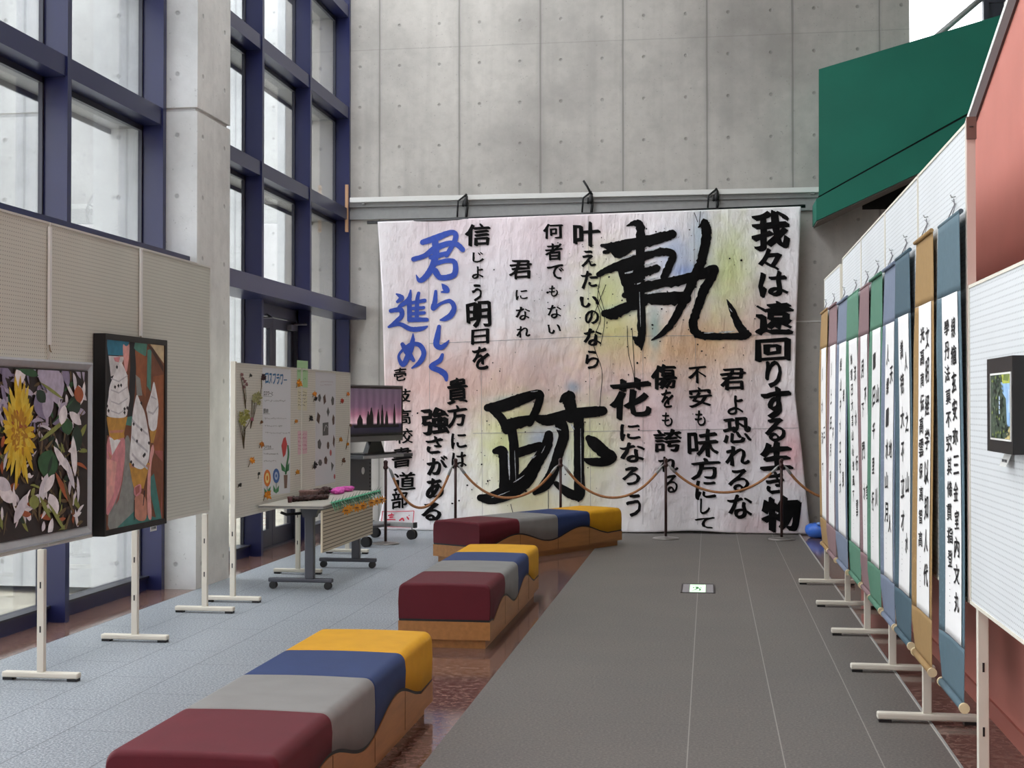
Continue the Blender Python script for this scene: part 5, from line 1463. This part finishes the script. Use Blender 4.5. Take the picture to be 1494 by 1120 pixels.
for i, (x, y, s, hx, lab, st) in enumerate(FL):
    c = at_x(*z4(x, y), XF + 0.003); r = s / 4.668 * c.y / F * 1.4
    t = thing('dried_flower', lab, 'dried flower', tuple(c), 0, 'dried flowers pinned on the low board')
    bm = bmesh.new(); bloom(bm, c, r, i * 3 + 1); bmesh.ops.recalc_face_normals(bm, faces=bm.faces[:])
    obj('flower_head', bm, mat('dry_' + hx, hx, 0.8, var=0.35, scale=60), t)
    e = at_x(*z4(*st), XF + 0.003) if st else Vector((c.x, c.y - r * 0.4, c.z - r * 1.1))
    obj('stem', tube([c, (c + e) / 2 + Vector((0.004, 0.003, 0)), e], 0.0028, 6), M_STEM, t)
ST = [  # bunches with long stems: heads, stem foot
    ([(98, 215), (104, 245), (118, 262), (130, 282), (112, 300)], (133, 448), '7d5a58', 8, 'dried spray of tiny pink flowers at the top left of the low board'),
    ([(180, 360), (205, 350), (175, 390), (215, 370), (208, 408), (195, 385)], (166, 582), '8c8a5e', 13, 'dried stalk of pale yellow flowers left of the flower poster'),
    ([(90, 490), (120, 470), (85, 530), (112, 515), (130, 500), (100, 545)], (121, 720), '8f8f4c', 15, 'dried yellow green sprig at the left edge of the low board'),
    ([(238, 240), (240, 230)], (236, 346), '2f1a1c', 20, 'dark red dried rose hanging at the top left corner of the flower poster'),
    ([(838, 562), (820, 688)], (816, 725), '5c4326', 13, 'dried stem with two flower heads on the right end of the low board'),
]
for i, (heads, foot, hx, s, lab) in enumerate(ST):
    e = at_x(*z4(*foot), XF + 0.003)
    t = thing('dried_stalk', lab, 'dried flower', tuple(e), 0, 'dried flowers pinned on the low board')
    m = mat('dry_' + hx, hx, 0.8, var=0.35, scale=60)
    mid = None
    for k, (x, y) in enumerate(heads):
        c = at_x(*z4(x, y), XF + 0.006); r = s / 4.668 * c.y / F * (1.7 if i < 3 else 1.1)
        bm = bmesh.new(); bloom(bm, c, r, i * 11 + k); bmesh.ops.recalc_face_normals(bm, faces=bm.faces[:])
        obj('flower_head', bm, m if not (i == 4 and k == 1) else mat('dry_c07a1c', 'c07a1c', 0.8, var=0.35, scale=60), t)
        q = e + (c - e) * 0.45 + Vector((0.004, 0.006 * (k % 2), 0))
        obj('stem', tube([e, e + (c - e) * 0.2, q, c], [0.0035, 0.003, 0.0025, 0.002], 6), M_STEM, t)

# ------------------------------------------------------------------ television on its cart
d = Vector((0.32, 0.947, 0)).normalized()
tr = Vector((-3.414, 14.86, 0)); W = 1.1
o = tr - d * W / 2
rz = math.atan2(d.y, d.x)
t = thing('television', 'large flat television showing dark silhouettes on a purple stage screen', 'television', (o.x, o.y, 0.96), rz)
bm = bmesh.new()
add_box(bm, -W / 2, W / 2, 0.0, 0.05, 0.14, 0.75); add_box(bm, -W / 2 + 0.1, W / 2 - 0.1, 0.05, 0.09, 0.2, 0.65)
obj('housing', bm, mat('tv_grey', '6d6b6b', 0.4, metal=0.3), t, shift=False)
bm = bmesh.new(); add_box(bm, -W / 2 + 0.012, W / 2 - 0.006, -0.004, 0.0, 0.2, 0.735)
obj('bezel', bm, mat('tv_black', '0b0a0d', 0.25), t, shift=False)


def screen_mat():
    k = NT('screen_picture')
    co = k.coord(); sp = k.n('ShaderNodeSeparateXYZ'); k.l(co, sp.inputs[0])
    z = k.math('DIVIDE', k.math('SUBTRACT', sp.outputs[2], 0.23), 0.48)
    glow = k.ramp(z, [(0.0, hexc('0d0b1c')), (0.17, hexc('15122c')), (0.2, hexc('3a2a3e')), (0.24, hexc('d2aab4')), (0.42, hexc('9b6478')), (0.6, hexc('6c5065')), (1.0, hexc('574858'))])
    n = k.n('ShaderNodeTexWave'); k.l(co, n.inputs[0]); n.inputs['Scale'].default_value = 2.4; n.inputs['Distortion'].default_value = 1.5
    glow = k.mix(k.math('MULTIPLY', n.outputs['Fac'], 0.35), glow, hexc('2c2030'))
    k.b.inputs['Base Color'].default_value = (0.01, 0.01, 0.01, 1)
    k.l(glow, k.b.inputs['Emission Color']); k.b.inputs['Emission Strength'].default_value = 0.42
    k.b.inputs['Roughness'].default_value = 0.25
    return k.m


bm = bmesh.new(); add_box(bm, -W / 2 + 0.035, W / 2 - 0.04, -0.006, -0.004, 0.228, 0.712)
sc = obj('screen', bm, screen_mat(), t, shift=False)
bm = bmesh.new(); fn = lambda x, y: (x, -0.0075, y)
for x, h, w in ((-0.33, 0.1, 0.11), (-0.17, 0.14, 0.07), (-0.11, 0.18, 0.09), (0.03, 0.16, 0.06), (0.11, 0.21, 0.06), (0.2, 0.14, 0.065), (0.36, 0.22, 0.05)):
    b = 0.33
    add_flat(bm, [(x - w / 2, b - 0.012), (x + w / 2, b - 0.012), (x + w * 0.45, b + h * 0.5), (x + w * 0.25, b + h * 0.75), (x + w * 0.16, b + h * 0.85), (x + w * 0.14, b + h * 0.97), (x, b + h), (x - w * 0.14, b + h * 0.96), (x - w * 0.16, b + h * 0.84), (x - w * 0.3, b + h * 0.7), (x - w * 0.5, b + h * 0.4)], fn)
add_flat(bm, [(-0.45, 0.29), (0.45, 0.29), (0.45, 0.322), (-0.45, 0.322)], fn)
face_front(bm, (0, -1, 0))
obj('silhouettes', bm, mat('silhouette', '08060c', 0.5), sc, shift=False)
bm = bmesh.new(); add_prism(bm, [(-0.32, -0.06, 0), (0.32, -0.06, 0), (0.32, 0.2, 0), (-0.32, 0.2, 0)], (0, 0, 0.018)); add_prism(bm, [(-0.17, 0.0, 0.018), (0.17, 0.0, 0.018), (0.1, 0.0, 0.14), (-0.1, 0.0, 0.14)], (0, 0.06, 0))
bmesh.ops.recalc_face_normals(bm, faces=bm.faces[:])
obj('foot_stand', bm, mat('tv_black', '0b0a0d', 0.25), t, shift=False)
t = thing('television_cart', 'grey wheeled television cart with shelf and perforated upright', 'cart', (o.x, o.y, 0), rz)
bm = bmesh.new(); add_box(bm, -0.5, 0.5, -0.16, 0.3, 0.925, 0.96)
obj('shelf', bm, mat('cart_dark', '35353a', 0.4), t, shift=False)
bm = bmesh.new(); add_box(bm, -0.5, 0.3, -0.167, -0.16, 0.928, 0.957)
obj('shelf_edge', bm, M_STEEL, t, shift=False)
bm = bmesh.new(); add_box(bm, -0.3, 0.12, 0.14, 0.2, 0.15, 0.925)
up = obj('upright', bm, mat('cart_grey', '56565a', 0.45), t, shift=False)
bm = bmesh.new()
for k in range(14): add_box(bm, 0.085, 0.1, 0.136, 0.14, 0.3 + k * 0.042, 0.318 + k * 0.042)
add_lathe(bm, [(0.004, 0), (0.004, 0.001)], (-0.02, 0.138, 0.7), 6)
obj('slots', bm, M_BLACK, up, shift=False)
bm = bmesh.new()
vs = [bm.verts.new((-0.05 + 0.032 * math.cos(k * PI / 8), 0.137, 0.78 + 0.04 * math.sin(k * PI / 8))) for k in range(16)]
bm.faces.new(vs); face_front(bm, (0, -1, 0))
obj('cable_hole', bm, M_WHITE, up, shift=False)
for x in (-0.45, 0.47):
    bm = bmesh.new(); add_box(bm, x - 0.025, x + 0.025, -0.2, 0.34, 0.135, 0.185)
    f = obj('foot_bar', bm, M_STEEL, t, shift=False)
    bm = bmesh.new(); add_box(bm, x - 0.027, x + 0.027, -0.222, -0.2, 0.13, 0.19); add_box(bm, x - 0.027, x + 0.027, 0.34, 0.36, 0.13, 0.19)
    obj('end_cap', bm, M_BLACK, f, shift=False)
    for y in (-0.17, 0.31):
        bm = bmesh.new()
        for s in (-0.03, 0.012): add_tube(bm, [(x + s, y, 0.055), (x + s + 0.02, y, 0.055)], 0.055, 18)
        obj('castor_wheel', bm, M_BLACK, f, shift=False)
        bm = bmesh.new(); add_tube(bm, [(x, y, 0.08), (x, y, 0.135)], 0.008, 8)
        obj('castor_stem', bm, M_STEEL, f, shift=False)
bm = bmesh.new(); add_box(bm, -0.425, 0.445, 0.1, 0.2, 0.14, 0.17)
obj('base_bar', bm, mat('cart_grey', '56565a', 0.45), t, shift=False)

# ------------------------------------------------------------------ loose pieces become parts of their own
def split_loose(o):
    bm = bmesh.new(); bm.from_mesh(o.data)
    comp = {}; n = 0
    for v in bm.verts:
        if v in comp: continue
        st = [v]
        while st:
            x = st.pop()
            if x in comp: continue
            comp[x] = n
            st += [e.other_vert(x) for e in x.link_edges if e.other_vert(x) not in comp]
        n += 1
    ids = {v.index: k for v, k in comp.items()}
    bm.free()
    if n < 2: return
    base = o.data
    for k in range(n):
        b = bmesh.new(); b.from_mesh(base); b.verts.ensure_lookup_table()
        bmesh.ops.delete(b, geom=[v for v in b.verts if ids[v.index] != k], context='VERTS')
        if k == 0: first = b; continue
        me = bpy.data.meshes.new(o.name.split('.')[0]); b.to_mesh(me); b.free()
        for m in base.materials: me.materials.append(m)
        c = o.copy(); c.data = me; C.objects.link(c)
    first.to_mesh(base); first.free()


for o in list(SC.objects):
    if o.type == 'MESH' and o.name.split('.')[0] in ('edge_strip', 'frame_rail', 'slot', 'panel_joint', 'end_cap', 'pressed_leaf', 'red_petal', 'cord', 'castor_wheel', 'white_mark', 'frame_bar'):
        split_loose(o)

# ------------------------------------------------------------------ tidy helper properties
for o in SC.objects:
    for k in ('_o', '_r'):
        if k in o: del o[k]
    for k in ('label', 'category'):
        if k in o and o[k] == '': del o[k]
